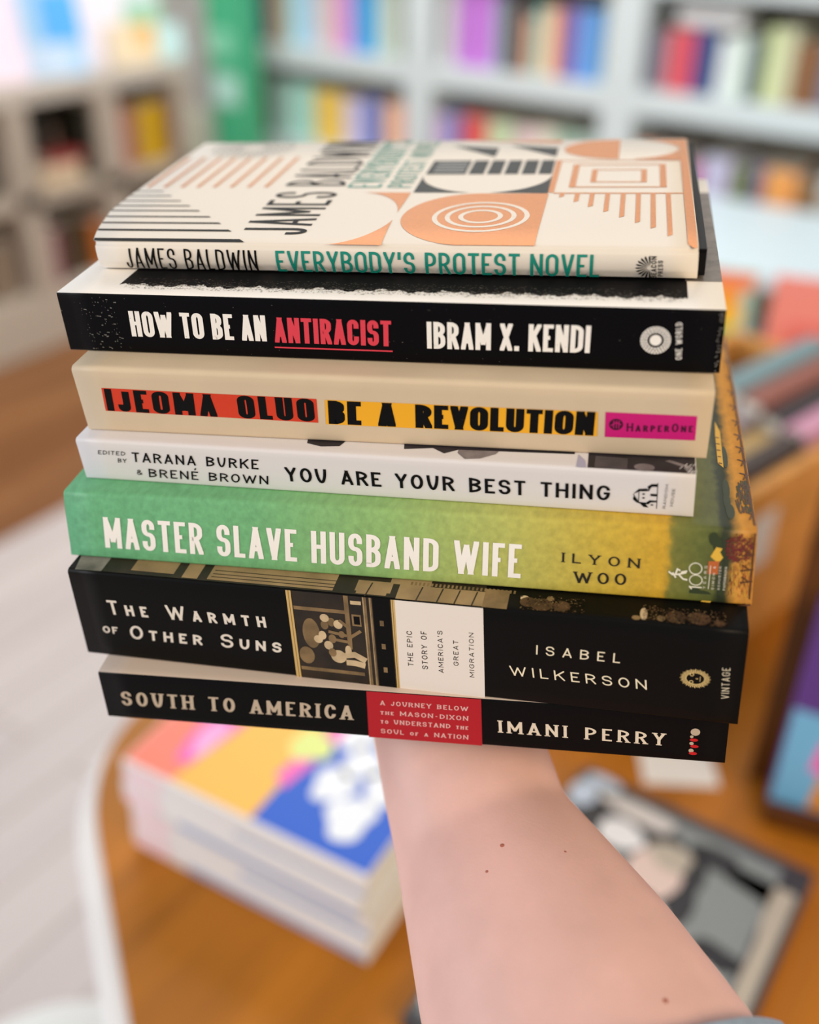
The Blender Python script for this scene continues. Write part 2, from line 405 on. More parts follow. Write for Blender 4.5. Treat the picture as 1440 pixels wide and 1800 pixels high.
class Art:
    """flat print laid on a book's spine or cover, in fractions of its length and height"""
    def __init__(s, b, root): s.b, s.root, s.parts = b, root, {}
    def poly(s, part, m, pts, surf='spine', layer=1):
        s.parts.setdefault((part, surf), []).append((m, layer, pts))
    def rect(s, part, m, u0, u1, v0, v1, **k): s.poly(part, m, [(u0, v0), (u1, v0), (u1, v1), (u0, v1)], **k)
    def dims(s, surf): return (s.b.L, s.b.T if surf == 'spine' else s.b.W)
    def ellipse(s, part, m, cu, cv, ru, rv, n=36, a0=0, a1=360, extra=(), **k):
        c = 0 if a1 - a0 >= 360 else 1
        s.poly(part, m, [(cu + ru * math.cos(math.radians(a0 + (a1 - a0) * i / n)), cv + rv * math.sin(math.radians(a0 + (a1 - a0) * i / n))) for i in range(n + c)] + list(extra), **k)
    def ring(s, part, m, cu, cv, ru, rv, tu, tv, n=40, **k):
        for i in range(n):
            a, c = 2 * math.pi * i / n, 2 * math.pi * (i + 1) / n
            s.poly(part, m, [(cu + ru * math.cos(a), cv + rv * math.sin(a)), (cu + ru * math.cos(c), cv + rv * math.sin(c)),
                             (cu + (ru - tu) * math.cos(c), cv + (rv - tv) * math.sin(c)), (cu + (ru - tu) * math.cos(a), cv + (rv - tv) * math.sin(a))], **k)
    def text(s, part, m, txt, O, A, Bv, stem, bar, surf='spine', layer=2, **k):
        du, dv = s.dims(surf)
        lA = math.hypot((A[0] - O[0]) * du, (A[1] - O[1]) * dv); lB = math.hypot((Bv[0] - O[0]) * du, (Bv[1] - O[1]) * dv)
        for pg in text_polys(txt, lA, lB, stem, bar, **k):
            s.poly(part, m, [(O[0] + (A[0] - O[0]) * a / lA + (Bv[0] - O[0]) * c / lB, O[1] + (A[1] - O[1]) * a / lA + (Bv[1] - O[1]) * c / lB) for a, c in pg], surf, layer)
    def line(s, part, m, pts, t, closed=False, rad=0, surf='spine', layer=2):
        du, dv = s.dims(surf)
        path = round_path([(p[0] * du, p[1] * dv) + tuple(p[2:]) for p in pts], closed, rad or 1e3)
        for qd in stroke(path, closed, t): s.poly(part, m, [(a / du, c / dv) for a, c in qd], surf, layer)
    def build(s):
        for (part, surf), L in s.parts.items():
            part = part.split('#')[0]; bm = bmesh.new(); mats = []
            lay = bm.verts.layers.float.new('lay')
            for m, layer, pts in L:
                if m not in mats: mats.append(m)
                vs = [bm.verts.new((p[0], p[1], 0)) for p in pts]
                for v in vs: v[lay] = layer + (len(bm.faces) % 17) * 0.035
                try: f = bm.faces.new(vs)
                except ValueError: continue
                f.material_index = mats.index(m)
            if surf == 'cover' and s.b is bb:
                for c in (.02, .04, .06, .08, .1, .125):
                    bmesh.ops.bisect_plane(bm, geom=bm.verts[:] + bm.edges[:] + bm.faces[:], plane_co=(0, c, 0), plane_no=(0, 1, 0))
            fn = spine_pt if surf == 'spine' else cover_pt
            for v in bm.verts:
                v.co = fn(s.b, v.co.x, v.co.y, 0.00005 + 0.00004 * v[lay])
            me = bpy.data.meshes.new(part); bm.normal_update()
            for f in bm.faces:
                n = f.normal
                if (surf == 'spine' and n.y > 0) or (surf != 'spine' and n.z < 0): f.normal_flip()
            bm.to_mesh(me); bm.free()
            for m in mats: me.materials.append(m)
            o = bpy.data.objects.new(part, me); COL.objects.link(o); o.parent = s.root
def book_root(key, label):
    e = bpy.data.objects.new('book', None); COL.objects.link(e); e.empty_display_size = 0.02; e.matrix_world = BOOKS[key].M
    tag(e, label, 'book', 'books held in the hand')
    return e

PAGES = mat('page_paper', (228, 220, 204), .8, .2)
INK_BLACK = mat('ink_black', (10, 9, 10), .6, .12)
INK_WHITE = mat('ink_white', (246, 241, 234), .5, .35)
COPPER = mat('copper_foil', (172, 104, 40), .38, .3, metal=.65, noise=.08, nscale=900)
TEAL = mat('ink_teal', (18, 138, 120), .5, .35)

# ---- small white hardback with copper geometric shapes (top of the stack)
b = bb
root = book_root('copper', 'small cream book with copper shapes and teal spine title, topmost of the held stack')
CREAM_W = mat('jacket_white', (234, 224, 210), .55, .2)
BOARD = mat('board_black', (12, 11, 12), .6, .15)
make_cover(b, root, [CREAM_W, CREAM_W, BOARD], th=0.0004, rt=0.0009, rb=0.0012, name='jacket')
bm = bmesh.new()
for sgn in (0,):
    xl, xr = b.BL.x - 0.0006, b.BR.x + 0.0022
    box(bm, xl + .004, xr, b.BL.y + .0042, b.BL.y + b.W - .0005, b.BL.z + .0003, b.BL.z + .0022)
    box(bm, xl + .004, xr, b.TL.y + .0042, b.TL.y + b.W - .0005, b.TL.z - .0026, b.TL.z - .0015)
    box(bm, xl + .004, xr, b.TL.y + .0042, b.TL.y + .0056, b.BL.z + .001, b.TL.z - .002)
link('case_boards', bm, BOARD, root)
page_block(b, root, PAGES, th=.0028, inset=.003, back=.004)
a = Art(b, root)
a.text('author_lettering', INK_BLACK, 'JAMES BALDWIN', (.050, .925), (.2865, .965), (.053, .225), .095, .075, gap=.36, space=.42, rad=.22)
a.text('title_lettering', TEAL, "EVERYBODY'S PROTEST NOVEL", (.3205, .965), (.850, .965), (.3225, .265), .135, .115, gap=.24, space=.42, rad=.24)
for i in range(11):   # publisher's fan of rays
    an = math.radians(90 + i * 18); n_ = .0026
    c0 = (.9277, .63); ru, rv = .0225, .36
    if i in (0, 10): ru *= .9
    tip = (c0[0] + ru * math.cos(an), c0[1] - rv * math.sin(an))
    mid = lambda k, d: (c0[0] + ru * k * math.cos(an + d), c0[1] - rv * k * math.sin(an + d))
    a.poly('publisher_mark', INK_BLACK, [mid(.14, 0), mid(.62, .11), mid(.86, .13), tip, mid(.80, -.05), mid(.5, -.07)])
a.text('publisher_mark', INK_BLACK, 'BEACON', (.9385, .965), (.9375, .29), (.9302, .965), .17, .15, gap=.3)
a.text('publisher_mark', INK_BLACK, 'PRESS', (.9482, .905), (.9472, .405), (.9408, .905), .17, .15, gap=.3)
cv_ = dict(surf='cover')
CA = 'cover_art'
lw = [(.007, .436, .013), (.036, .390, .013), (.068, .342, .014), (.098, .296, .015), (.128, .252, .016), (.162, .199, .017), (.194, .146, .019), (.226, .089, .022), (.262, .024, .028)]
for ur, wc, t in lw:
    t *= .62
    a.poly(CA, INK_BLACK, [(b.left(wc + t / 2) + .001, wc + t / 2), (b.left(wc - t / 2) + .001, wc - t / 2), (ur + t * .35, wc - t / 2), (ur - t * .35, wc + t / 2)], **cv_)
for uc in (-.037, -.002, .034, .067, .101, .136, .171, .206): a.rect(CA, COPPER, uc - .0042, uc + .0042, .475, .808, **cv_)
DOT = mat('ink_soft_grey', (150, 150, 148), .5, .3)
for rr in (.35, .5, .65, .8, .95):
    nn = int(14 + rr * 24)
    for i in range(nn):
        an = 2 * math.pi * i / nn; cu, cw = .082 + .092 * rr * math.cos(an), .925 + .092 * rr * math.sin(an) * 1.4
        if cw < .995 and cu > -.04: a.ellipse(CA, DOT, cu, cw, .0042, .006, n=8, **cv_)
a.text(CA, INK_BLACK, 'JAMES BALDWIN', (.363, .065), (.357, 1.0), (.245, .065), .085, .075, gap=.36, space=.4, rad=.22, **cv_)
a.text(CA, TEAL, "EVERYBODY'S", (.433, .472), (.431, 1.0), (.368, .472), .12, .10, gap=.3, space=.4, rad=.22, **cv_)
a.text(CA, TEAL, 'PROTEST NOVEL', (.491, .472), (.488, 1.0), (.445, .472), .12, .10, gap=.3, space=.4, rad=.22, **cv_)
GREEN_BLK = mat('ink_green_black', (30, 34, 32), .5, .15, noise=.25, nscale=700)
# copper leaf corners beside the title
arc = lambda cu, cw, ru, rw, a0, a1, n=18: [(cu + ru * math.cos(math.radians(a0 + (a1 - a0) * i / n)), cw + rw * math.sin(math.radians(a0 + (a1 - a0) * i / n))) for i in range(n + 1)]
a.poly(CA, COPPER, [(.498, .424)] + arc(.400, .213, .098, .212, 85, 8), **cv_)
a.poly(CA, COPPER, [(.503, .006)] + arc(.400, .213, .098, .206, -8, -85), **cv_)
# black corners round a white half disc
a.poly(CA, GREEN_BLK, [(.502, .424)] + arc(.625, .600, .124, .178, 180, 262), **cv_)
a.poly(CA, GREEN_BLK, [(.748, .418)] + arc(.625, .600, .122, .178, 278, 358), **cv_)
for u0, u1 in ((.503, .580), (.586, .615), (.622, .648), (.655, .681), (.688, .714), (.720, .745)): a.rect(CA, GREEN_BLK, u0, u1, .606, .755, **cv_)
for k in range(4): a.rect(CA, DOT, .515, .575, .63 + k * .03, .642 + k * .03, layer=2, **cv_)
a.poly(CA, GREEN_BLK, [(.522, .935), (.622, .900), (.622, .795)], **cv_)
a.poly(CA, GREEN_BLK, [(.642, .935), (.744, .900), (.744, .795)], **cv_)
a.poly(CA, COPPER, [(.56, .992), (.748, .992), (.748, .955)], **cv_)
# copper panel with rings
a.poly(CA, COPPER, [(.750, .415), (.750, .012)] + [(.63, .012)] + arc(.632, .213, .122, .202, 268, 92, 30), **cv_)
WREF = CREAM_W
for ru in (.038, .061, .083): a.ring(CA, WREF, .646, .213, ru, ru * 1.48, .0085, .0125, layer=2, **cv_)
# right column
a.rect(CA, COPPER, .748, .7585, .424, .752, **cv_)
a.rect(CA, COPPER, .7585, .984, .414, .424, **cv_); a.rect(CA, COPPER, .7585, .984, .744, .752, **cv_)
a.poly(CA, COPPER, [(.984, .030), (.992, .008), (.9985, .008), (.9985, .99), (.984, .99)], **cv_)
def frame(u0, u1, w0, w1, tu, tw):
    a.rect(CA, COPPER, u0, u0 + tu, w0, w1, **cv_); a.rect(CA, COPPER, u1 - tu, u1, w0, w1, **cv_)
    a.rect(CA, COPPER, u0 + tu, u1 - tu, w0, w0 + tw, **cv_); a.rect(CA, COPPER, u0 + tu, u1 - tu, w1 - tw, w1, **cv_)
frame(.783, .956, .472, .707, .0115, .009); frame(.820, .921, .521, .653, .010, .008)
for uc, wb in zip((.774, .801, .827, .854, .881, .907, .932, .958), (.385, .344, .302, .260, .216, .174, .133, .080)):
    a.poly(CA, COPPER, [(uc - .004, .414), (uc - .004, wb - .006), (uc + .004, wb + .006), (uc + .004, .414)], **cv_)
a.poly(CA, COPPER, arc(.867, .880, .110, .115, 90, 270), **cv_)
a.poly(CA, COPPER, [(.984, .754)] + [(.90, .760)] + arc(.867, .880, .115, .118, 285, 360), **cv_)
a.poly(CA, COPPER, [(.984, .99)] + arc(.867, .880, .115, .112, 0, 70), **cv_)
a.build()

# ---- black spined paperback with white cover
b = BOOKS['ink']
root = book_root('ink', 'black spined paperback with white and red block title, second in the held stack')
KWHITE = mat('ink_cover_white', (243, 237, 228), .5, .35)
def scuffed(name, rgb, amount=.62, scale=260, rough=.45):
    m = mat(name, rgb, rough, .10); nt = m.node_tree; bs = nt.nodes['Principled BSDF']; tc = [n for n in nt.nodes if n.type == 'TEX_COORD'][0]
    mp = nt.nodes.new('ShaderNodeMapping'); mp.inputs['Scale'].default_value = (scale * .35, scale, scale); nt.links.new(tc.outputs['Object'], mp.inputs['Vector'])
    n = nt.nodes.new('ShaderNodeTexNoise'); n.inputs['Scale'].default_value = 1; n.inputs['Detail'].default_value = 4; nt.links.new(mp.outputs[0], n.inputs['Vector'])
    r = nt.nodes.new('ShaderNodeValToRGB'); r.color_ramp.elements[0].position = amount; r.color_ramp.elements[0].color = lin(rgb)
    r.color_ramp.elements[1].position = amount + .12; r.color_ramp.elements[1].color = lin((110, 106, 100))
    nt.links.new(n.outputs['Fac'], r.inputs['Fac']); nt.links.new(r.outputs['Color'], bs.inputs['Base Color'])
    return m
KBLACK = scuffed('ink_spine_black', (5, 4, 7), .70)
make_cover(b, root, [KWHITE, KBLACK, KBLACK], rt=.0005, rb=.0006)
page_block(b, root, PAGES)
a = Art(b, root)
a.text('title_lettering', INK_WHITE, 'HOW TO BE AN', (.1122, .712), (.3335, .722), (.1142, .275), .185, .142, gap=.16, space=.42, rad=.2)
RED = mat('ink_red', (222, 62, 78), .5, .35)
a.text('title_lettering', RED, 'ANTIRACIST', (.3462, .735), (.5275, .736), (.3482, .312), .185, .142, gap=.16, rad=.2)
a.rect('title_lettering', RED, .3445, .5288, .806, .830)
a.text('author_lettering', INK_WHITE, 'IBRAM X. KENDI', (.5815, .75), (.8182, .735), (.5825, .31), .165, .140, gap=.17, space=.42, rad=.2)
for ri, (r0, nn) in enumerate(((.0115, 18), (.0150, 24), (.0183, 30))):
    for i in range(nn):
        a0 = 2 * math.pi * (i + .12) / nn; a1 = 2 * math.pi * (i + .88) / nn; r1 = r0 + .0027; k = b.L / b.T
        a.poly('publisher_mark', INK_WHITE, [(.909 + r * math.cos(t), .497 + r * k * math.sin(t)) for r, t in ((r0, a0), (r1, a0), (r1, a1), (r0, a1))])
a.ellipse('publisher_mark', INK_WHITE, .909, .497, .0082, .0082 * b.L / b.T)
a.text('publisher_mark', INK_WHITE, 'ONE WORLD', (.9472, .79), (.9432, .20), (.9382, .80), .13, .12, gap=.4, geo=True)
SCF = mat('scuff_grey', (120, 116, 110), .6, .2)
rnd = random.Random(8)
for i in range(190):
    u = .035 + rnd.random() * .06 if i < 90 else rnd.random() * .97; v = rnd.random() * .94 + .03; l = (.0004 + rnd.random() ** 3 * .004) * (1 if i < 90 else .5); hv = .016 if i < 90 else .008
    a.poly('scuffs' if u < .1 else 'scuffs#3', SCF, [(u, v), (u + l, v + .012 * (rnd.random() - .4)), (u + l, v + hv), (u, v + hv * .7)], layer=3)
for i in range(40):
    v = rnd.random() * .94 + .02; u = .990 + rnd.random() * .007
    a.poly('scuffs#2', SCF, [(u, v), (u + .0018, v - .01), (u + .0022, v + .004), (u + .0004, v + .012)], layer=3)
KGREY = mat('ink_cover_grey', (118, 108, 98), .5, .35, noise=.25, nscale=240)
KINK_SHADE = mat('ink_cover_ink_shade', (9, 8, 10), .6, .12, noise=.4, nscale=300)
edge = []; rnd = random.Random(3)
for i in range(420):
    u = .088 + i / 419 * .862; edge.append((u, .058 + rnd.random() * .008 + .006 * math.sin(i * .13) + .005 * math.sin(i * .41)))
a.poly(CA, KINK_SHADE, [(.09, .85)] + edge + [(.95, .85)], **cv_)  # cover ink plus painted shadow under the top book's front edge
for i in range(1500):   # dry-brush flecks along the ink's edge
    u = .1 + rnd.random() * .84; wv = .064 - rnd.random() ** 2.2 * .030; l = .0008 + rnd.random() * .003
    a.poly(CA, KINK_SHADE if rnd.random() < .6 else KGREY, [(u, wv), (u + l, wv + .0006), (u + l * .9, wv + .0022), (u + l * .2, wv + .0018)], layer=2, **cv_)
for i in range(900):   # pale grain inside the ink
    u = .1 + rnd.random() * .84; wv = .062 + rnd.random() ** 1.6 * .045; l = .0008 + rnd.random() * .003
    a.poly(CA, KGREY, [(u, wv), (u + l, wv + .0004), (u + l * .9, wv + .0012), (u + l * .2, wv + .001)], layer=2, **cv_)
a.rect(CA, KGREY, .948, 1.0, .165, .86, **cv_)
a.build()

# ---- cream paperback with red, yellow and magenta blocks
b = BOOKS['blocks']
root = book_root('blocks', 'cream paperback with red, yellow and magenta blocks on its spine, in the held stack')
OCREAM = mat('blocks_cream', (214, 193, 163), .55, .3, noise=.03, nscale=60)
make_cover(b, root, [OCREAM] * 3, rt=.0016, rb=.001); page_block(b, root, PAGES)
a = Art(b, root)
ORED = mat('block_red', (214, 58, 26), .5, .35); OYEL = mat('block_yellow', (245, 176, 30), .5, .35); OMAG = mat('block_magenta', (206, 16, 118), .5, .35)
a.poly('author_block', ORED, [(.044, .305), (.4052, .338), (.4031, .705), (.0405, .665)])
a.poly('title_block', OYEL, [(.4186, .345), (.8369, .356), (.8378, .721), (.4156, .722)])
a.poly('publisher_block', OMAG, [(.8481, .351), (.9794, .356), (.9806, .716), (.8492, .724)])
a.text('author_lettering', INK_BLACK, 'IJEOMA', (.0445, .660), (.235, .682), (.0478, .315), .30, .17, gap=.30, rad=.25)
a.text('author_lettering', INK_BLACK, 'OLUO', (.272, .685), (.3985, .692), (.2735, .332), .30, .17, gap=.26, rad=.25)
a.text('title_lettering', INK_BLACK, 'BE A', (.4205, .712), (.5285, .712), (.4232, .352), .33, .20, gap=.16, space=.7, rad=.22)
a.text('title_lettering', INK_BLACK, 'REVOLUTION', (.5600, .712), (.8322, .712), (.5615, .356), .29, .19, gap=.12, rad=.3)
a.text('publisher_mark', mat('ink_plum', (62, 8, 40), .5, .3), 'HarperOne', (.8805, .625), (.9755, .595), (.8800, .500), .16, .14, gap=.42, geo=True)
a.ellipse('publisher_mark', mat('ink_plum', (62, 8, 40)), .8646, .529, .0103, .0103 * b.L / b.T)
for dx in (-.0035, .0005, .0042): a.rect('publisher_mark', OMAG, .8646 + dx - .0006, .8646 + dx + .0006, .47, .585, layer=2)
a.line('publisher_mark', OMAG, [(.857, .55), (.8646, .50), (.872, .53)], .0003, layer=2)
a.build()

# ---- white paperback with thin sans lettering
b = BOOKS['house']
root = book_root('house', 'thin white paperback with black capitals and a house emblem on its spine')
BWHITE = mat('house_white', (224, 219, 218), .5, .35)
make_cover(b, root, [BWHITE] * 3, rt=.0012, rb=.0008); page_block(b, root, PAGES)
a = Art(b, root)
g = dict(geo=True)
a.text('author_lettering', INK_BLACK, 'EDITED', (.0347, .348), (.0840, .348), (.0368, .248), .15, .14, gap=.35, **g)
a.text('author_lettering', INK_BLACK, 'BY', (.0672, .528), (.0828, .528), (.0690, .424), .15, .14, gap=.35, **g)
a.text('author_lettering', INK_BLACK, 'TARANA BURKE', (.0945, .490), (.3158, .487), (.0972, .250), .165, .145, gap=.36, space=.6, **g)
a.text('author_lettering', INK_BLACK, '&', (.0965, .815), (.1060, .815), (.0980, .684), .15, .13, **g)
a.text('author_lettering', INK_BLACK, 'BREN\u00c9 BROWN', (.1175, .855), (.3278, .850), (.1200, .640), .165, .145, gap=.36, space=.6, **g)
a.line('author_lettering', INK_BLACK, [(.2030, .605), (.2058, .555)], .0004)
a.text('title_lettering', INK_BLACK, 'YOU ARE YOUR BEST THING', (.3600, .735), (.8758, .712), (.3605, .388), .18, .15, gap=.32, space=.62, **g)
H = 'publisher_mark'
a.rect(H, INK_BLACK, .9452, .9462, .235, .835)
a.poly(H, INK_BLACK, [(.9105, .52), (.9185, .395), (.9300, .375), (.9345, .43), (.9270, .445), (.9200, .45)])
a.poly(H, INK_BLACK, [(.9310, .33), (.9370, .265), (.9452, .262), (.9452, .325), (.9375, .33), (.9352, .37), (.9335, .43)])
a.poly(H, INK_BLACK, [(.9110, .57), (.9165, .64), (.9190, .70), (.9300, .705), (.9350, .645), (.9452, .645), (.9452, .685), (.9370, .695), (.9330, .745), (.9290, .74), (.9340, .82), (.9265, .81), (.9215, .74), (.9160, .715), (.9105, .65)])
a.line(H, INK_BLACK, [(.9105, .52), (.9185, .70)], .0002); a.line(H, INK_BLACK, [(.9188, .45), (.9188, .70)], .0002)
for u0, u1, v0, v1 in ((.924, .9275, .49, .525), (.924, .9275, .58, .615), (.936, .9452, .49, .545), (.937, .9405, .735, .765)): a.rect(H, INK_BLACK, u0, u1, v0, v1, layer=2)
a.text(H, INK_BLACK, 'RANDOM', (.9588, .818), (.9614, .255), (.9546, .818), .14, .11, gap=.3, serif=.06)
a.text(H, INK_BLACK, 'HOUSE', (.9696, .750), (.9716, .340), (.9652, .750), .14, .11, gap=.3, serif=.06)
PHOTO = mat('photo_dark', (30, 26, 34), .45, .4, noise=.6, nscale=130); PHG = mat('photo_grey', (120, 112, 112), .45, .4, noise=.4, nscale=160); PHB = mat('photo_blue_grey', (170, 168, 190), .45, .4)
a.poly(CA, PHOTO, [(.842, .004), (.999, .004), (.999, .30), (.838, .30)], **cv_)
a.poly(CA, PHB, [(.8250, .004), (.8400, .004), (.8370, .035), (.826, .06)], **cv_)
a.poly(CA, PHG, [(.640, .08), (.641, .036), (.655, .010), (.678, .016), (.700, .040), (.712, .08)], **cv_)
a.poly(CA, PHOTO, [(.39, .08), (.395, .042), (.42, .030), (.45, .036), (.46, .08)], **cv_)
a.poly(CA, PHOTO, [(.55, .08), (.555, .040), (.60, .052), (.62, .030), (.64, .05), (.82, .06), (.82, .08)], **cv_)
for k in range(7): a.poly(CA, PHG, [(.852, .010 + k * .007), (.90, .008 + k * .0068), (.90, .010 + k * .0068), (.852, .0125 + k * .007)], layer=2, **cv_)
a.ellipse(CA, PHG, .925, .018, .015, .016, layer=2, **cv_); a.poly(CA, PHG, [(.955, .05), (.995, .018), (.995, .03), (.962, .056)], layer=2, **cv_)
for k in range(14):   # worn, creased corner
    u = .975 + rnd.random() * .022; v = rnd.random() * .035
    a.poly(CA, INK_WHITE, [(u, v), (u + .0045, v + .012), (u + .0052, v + .0115), (u + .001, v)], layer=3, **cv_)
a.build()

# ---- green and yellow painted paperback
b = BOOKS['painted']
root = book_root('painted', 'green to yellow paperback with white capitals and a painted farm scene, held stack')
X = lambda u: b.TL.x + (b.TR.x - b.TL.x) * u
def painted_mat():
    m = ramp_mat('painted_painting', 'X', [(X(0), (100, 172, 124)), (X(.30), (112, 176, 120)), (X(.50), (142, 180, 108)), (X(.66), (178, 182, 96)), (X(.80), (198, 170, 62)), (X(.885), (204, 160, 44)),
        (X(.892), (120, 118, 50)), (X(.925), (98, 104, 46)), (X(.950), (86, 92, 42)), (X(.956), (40, 48, 28)), (X(.967), (48, 54, 30)), (X(.971), (146, 112, 50)), (X(.980), (204, 146, 58)), (X(1.0), (186, 128, 50))],
        noise_amt=.0034, nscale=260, rough=.5, spec=.4, grain=.16, gscale=(500, 220, 500))
    return m
WOO = painted_mat()
make_cover(b, root, [WOO] * 3, rt=.0016, rb=.001, th=.0006); page_block(b, root, PAGES)
a = Art(b, root)
a.text('title_lettering', INK_WHITE, 'MASTER SLAVE HUSBAND WIFE', (.0585, .822), (.6874, .840), (.0605, .345), .165, .130, gap=.26, space=.5, rad=.2)
DK = mat('ink_dark_brown', (36, 30, 24), .5, .3)
a.text('author_lettering', DK, 'ILYON', (.7449, .572), (.8500, .588), (.7452, .438), .20, .13, gap=.75, serif=.10, geo=True)
a.text('author_lettering', DK, 'WOO', (.7620, .850), (.8330, .832), (.7615, .692), .20, .13, gap=.55, serif=.10, geo=True)
LG = mat('ink_pale', (232, 226, 206), .5, .3)
a.text(H, LG, '1', (.9335, .830), (.9335, .775), (.9165, .830), .10, .10)
kk = b.L / b.T
a.ring(H, LG, .9250, .695, .0088, .0088 * kk * .88, .0013, .0013 * kk); a.ring(H, LG, .9238, .540, .0088, .0088 * kk * .95, .0013, .0013 * kk)
a.text(H, LG, 'YEARS', (.9382, .805), (.9390, .490), (.9345, .805), .13, .12, gap=.8)
a.line(H, LG, [(.9420, .805), (.9432, .485)], .0002)
a.text(H, LG, 'SIMON &', (.9492, .808), (.9500, .490), (.9458, .808), .15, .13, gap=.8)
a.text(H, LG, 'SCHUSTER', (.9568, .808), (.9572, .487), (.9538, .808), .15, .13, gap=.5)
a.text(H, LG, 'PAPERBACKS', (.9640, .805), (.9645, .488), (.9610, .805), .15, .13, gap=.3)
for pts in ([(.8885, .60), (.894, .64), (.902, .63), (.912, .60)], [(.902, .63), (.908, .69), (.914, .70)], [(.898, .63), (.900, .56), (.904, .58)], [(.894, .61), (.8985, .68)], [(.905, .60), (.913, .58)]): a.line(H, LG, pts, .0005)
YB = mat('paint_yellow', (222, 176, 62), .5, .3); OB = mat('paint_orange_red', (186, 98, 48), .5, .3); MR = mat('paint_maroon', (112, 40, 40), .5, .3); DG = mat('paint_dark_green', (50, 60, 34), .5, .3); BRN = mat('paint_brown', (92, 56, 32), .5, .3)
SC = 'painted_scene'
a.poly(SC, YB, [(.9420, .365), (.9490, .235), (.9570, .25), (.9540, .30), (.9585, .37), (.9525, .45)], layer=1)
a.poly(SC, OB, [(.9400, .43), (.9540, .42), (.9530, .60), (.9395, .60)], layer=1)
a.poly(SC, YB, [(.9330, .985), (.9435, .90), (.9500, .925), (.9455, .99)], layer=1)
for cu, cw, ru, rw in ((.945, .13, .006, .09), (.950, .20, .006, .10), (.957, .33, .004, .08), (.935, .90, .012, .07), (.925, .86, .008, .06), (.958, .80, .004, .10)):
    a.ellipse(SC, DG, cu, cw, ru, rw, n=14, layer=.5)
for i in range(420):   # red bush
    an = rnd.random() * 6.28; rr = rnd.random() ** .55; u = .979 + .0195 * rr * math.cos(an); v = .23 + .185 * rr * math.sin(an)
    du, dv = (rnd.random() - .5) * .007, (rnd.random() - .5) * .06
    if v < .03 or u + max(du, 0) > .997: continue
    a.poly(SC, MR if rnd.random() < .8 else BRN, [(u, v), (u + du, v + dv), (u + du + .0013, v + dv + .010), (u + .0013, v + .012)], layer=1)
for v in (.30, .50, .66, .98):   # fence
    a.line(SC, BRN, [(.982, v + .03), (.9985, v)], .0005); a.line(SC, BRN, [(.984, v - .05), (.994, v + .01)], .0004)
a.line(SC, BRN, [(.997, .02), (.9962, .98)], .0005)
for i in range(160):
    u = .967 + rnd.random() * .03; v = .45 + rnd.random() * .53
    a.line(SC, rnd.choice((BRN, YB, OB)), [(u, v), (u + (rnd.random() - .5) * .002, v - .05)], .00013, layer=.8)
a.poly(CA, YB, [(.9590, .27), (.9665, .25), (.9680, .42), (.9620, .47), (.9600, .40)], **cv_)
for k in range(5): a.line(CA, BRN, [(.9600, .27 + k * .03), (.9650, .268 + k * .03)], .0005, layer=3, **cv_)
for w_ in (.06, .12, .17, .22, .28, .34, .40, .47, .55, .63, .72, .82, .92):
    a.line(CA, BRN, [(.988, w_ + .01), (.9995, w_)], .0006, **cv_); a.line(CA, BRN, [(.992, w_ - .02), (.9985, w_ + .012)], .0004, **cv_)
a.line(CA, BRN, [(.9975, .02), (.9975, .98)], .0005, **cv_)
for cu, cw, ru, rw in ((.968, .07, .006, .03), (.966, .16, .005, .04), (.970, .30, .004, .05), (.965, .11, .005, .03)): a.ellipse(CA, DG, cu, cw, ru, rw, n=14, layer=.5, **cv_)
for i in range(90): 
    u = .978 + rnd.random() * .02; w_ = .06 + rnd.random() * .12
    a.line(CA, rnd.choice((BRN, DG)), [(u, w_), (u + .006 * (rnd.random() - .5), w_ + .02)], .0003, **cv_)
a.build()

# ---- thick black paperback with a sepia photograph and a white panel
b = BOOKS['sepia']
root = book_root('sepia', 'thickest black paperback with sepia photo and white panel on its spine, held stack')
WBLK = mat('sepia_black', (6, 5, 4), .45, .14)
make_cover(b, root, [WBLK] * 3, rt=.0013, rb=.0008); page_block(b, root, PAGES)
a = Art(b, root)
OFFW = mat('ink_off_white', (226, 216, 202), .5, .3); GOLD = mat('ink_gold', (206, 172, 106), .45, .4)
a.text('title_lettering', OFFW, 'The Warmth', (.0555, .478), (.3130, .450), (.0545, .312), .17, .15, gap=.62, space=.5, small=.74)
a.text('title_lettering', OFFW, 'OF', (.0365, .712), (.0620, .712), (.0372, .630), .22, .2, gap=.35)
a.text('title_lettering', OFFW, 'Other Suns', (.0820, .752), (.3312, .730), (.0845, .590), .17, .15, gap=.5, space=.5, small=.74)
WP = mat('panel_white', (232, 222, 212), .5, .35); SEP = mat('sepia_dark', (38, 28, 18), .45, .4, noise=.5, nscale=120); SPM = mat('sepia_mid', (124, 100, 66), .45, .4, noise=.35, nscale=160); SPL = mat('sepia_light', (196, 172, 134), .45, .4, noise=.2, nscale=200)
a.rect('sepia_photo', SEP, .3592, .5086, .0, 1.0)
for u0 in (.3506, .3545): a.poly('gold_rule', GOLD, [(u0, 0), (u0 + .0040, 0), (u0 + .0036, 1.0), (u0 - .0004, 1.0)])
a.rect('gold_rule', BRN, .3543, .3549, 0, 1, layer=2)
a.poly('gold_rule#2', GOLD, [(.5088, 0), (.5145, 0), (.5132, 1), (.5070, 1)])
a.rect('gold_rule#2', BRN, .5108, .5113, 0, 1, layer=2)
a.poly('white_panel', WP, [(.5145, 0), (.6422, 0), (.6416, 1), (.5132, 1)])
SPH = 'sepia_photo'
a.rect(SPH, SPM, .3600, .4400, .165, .205, layer=2); a.rect(SPH, SPM, .4380, .4450, .0, .55, layer=2); a.rect(SPH, SPM, .3600, .4600, .86, .90, layer=2)
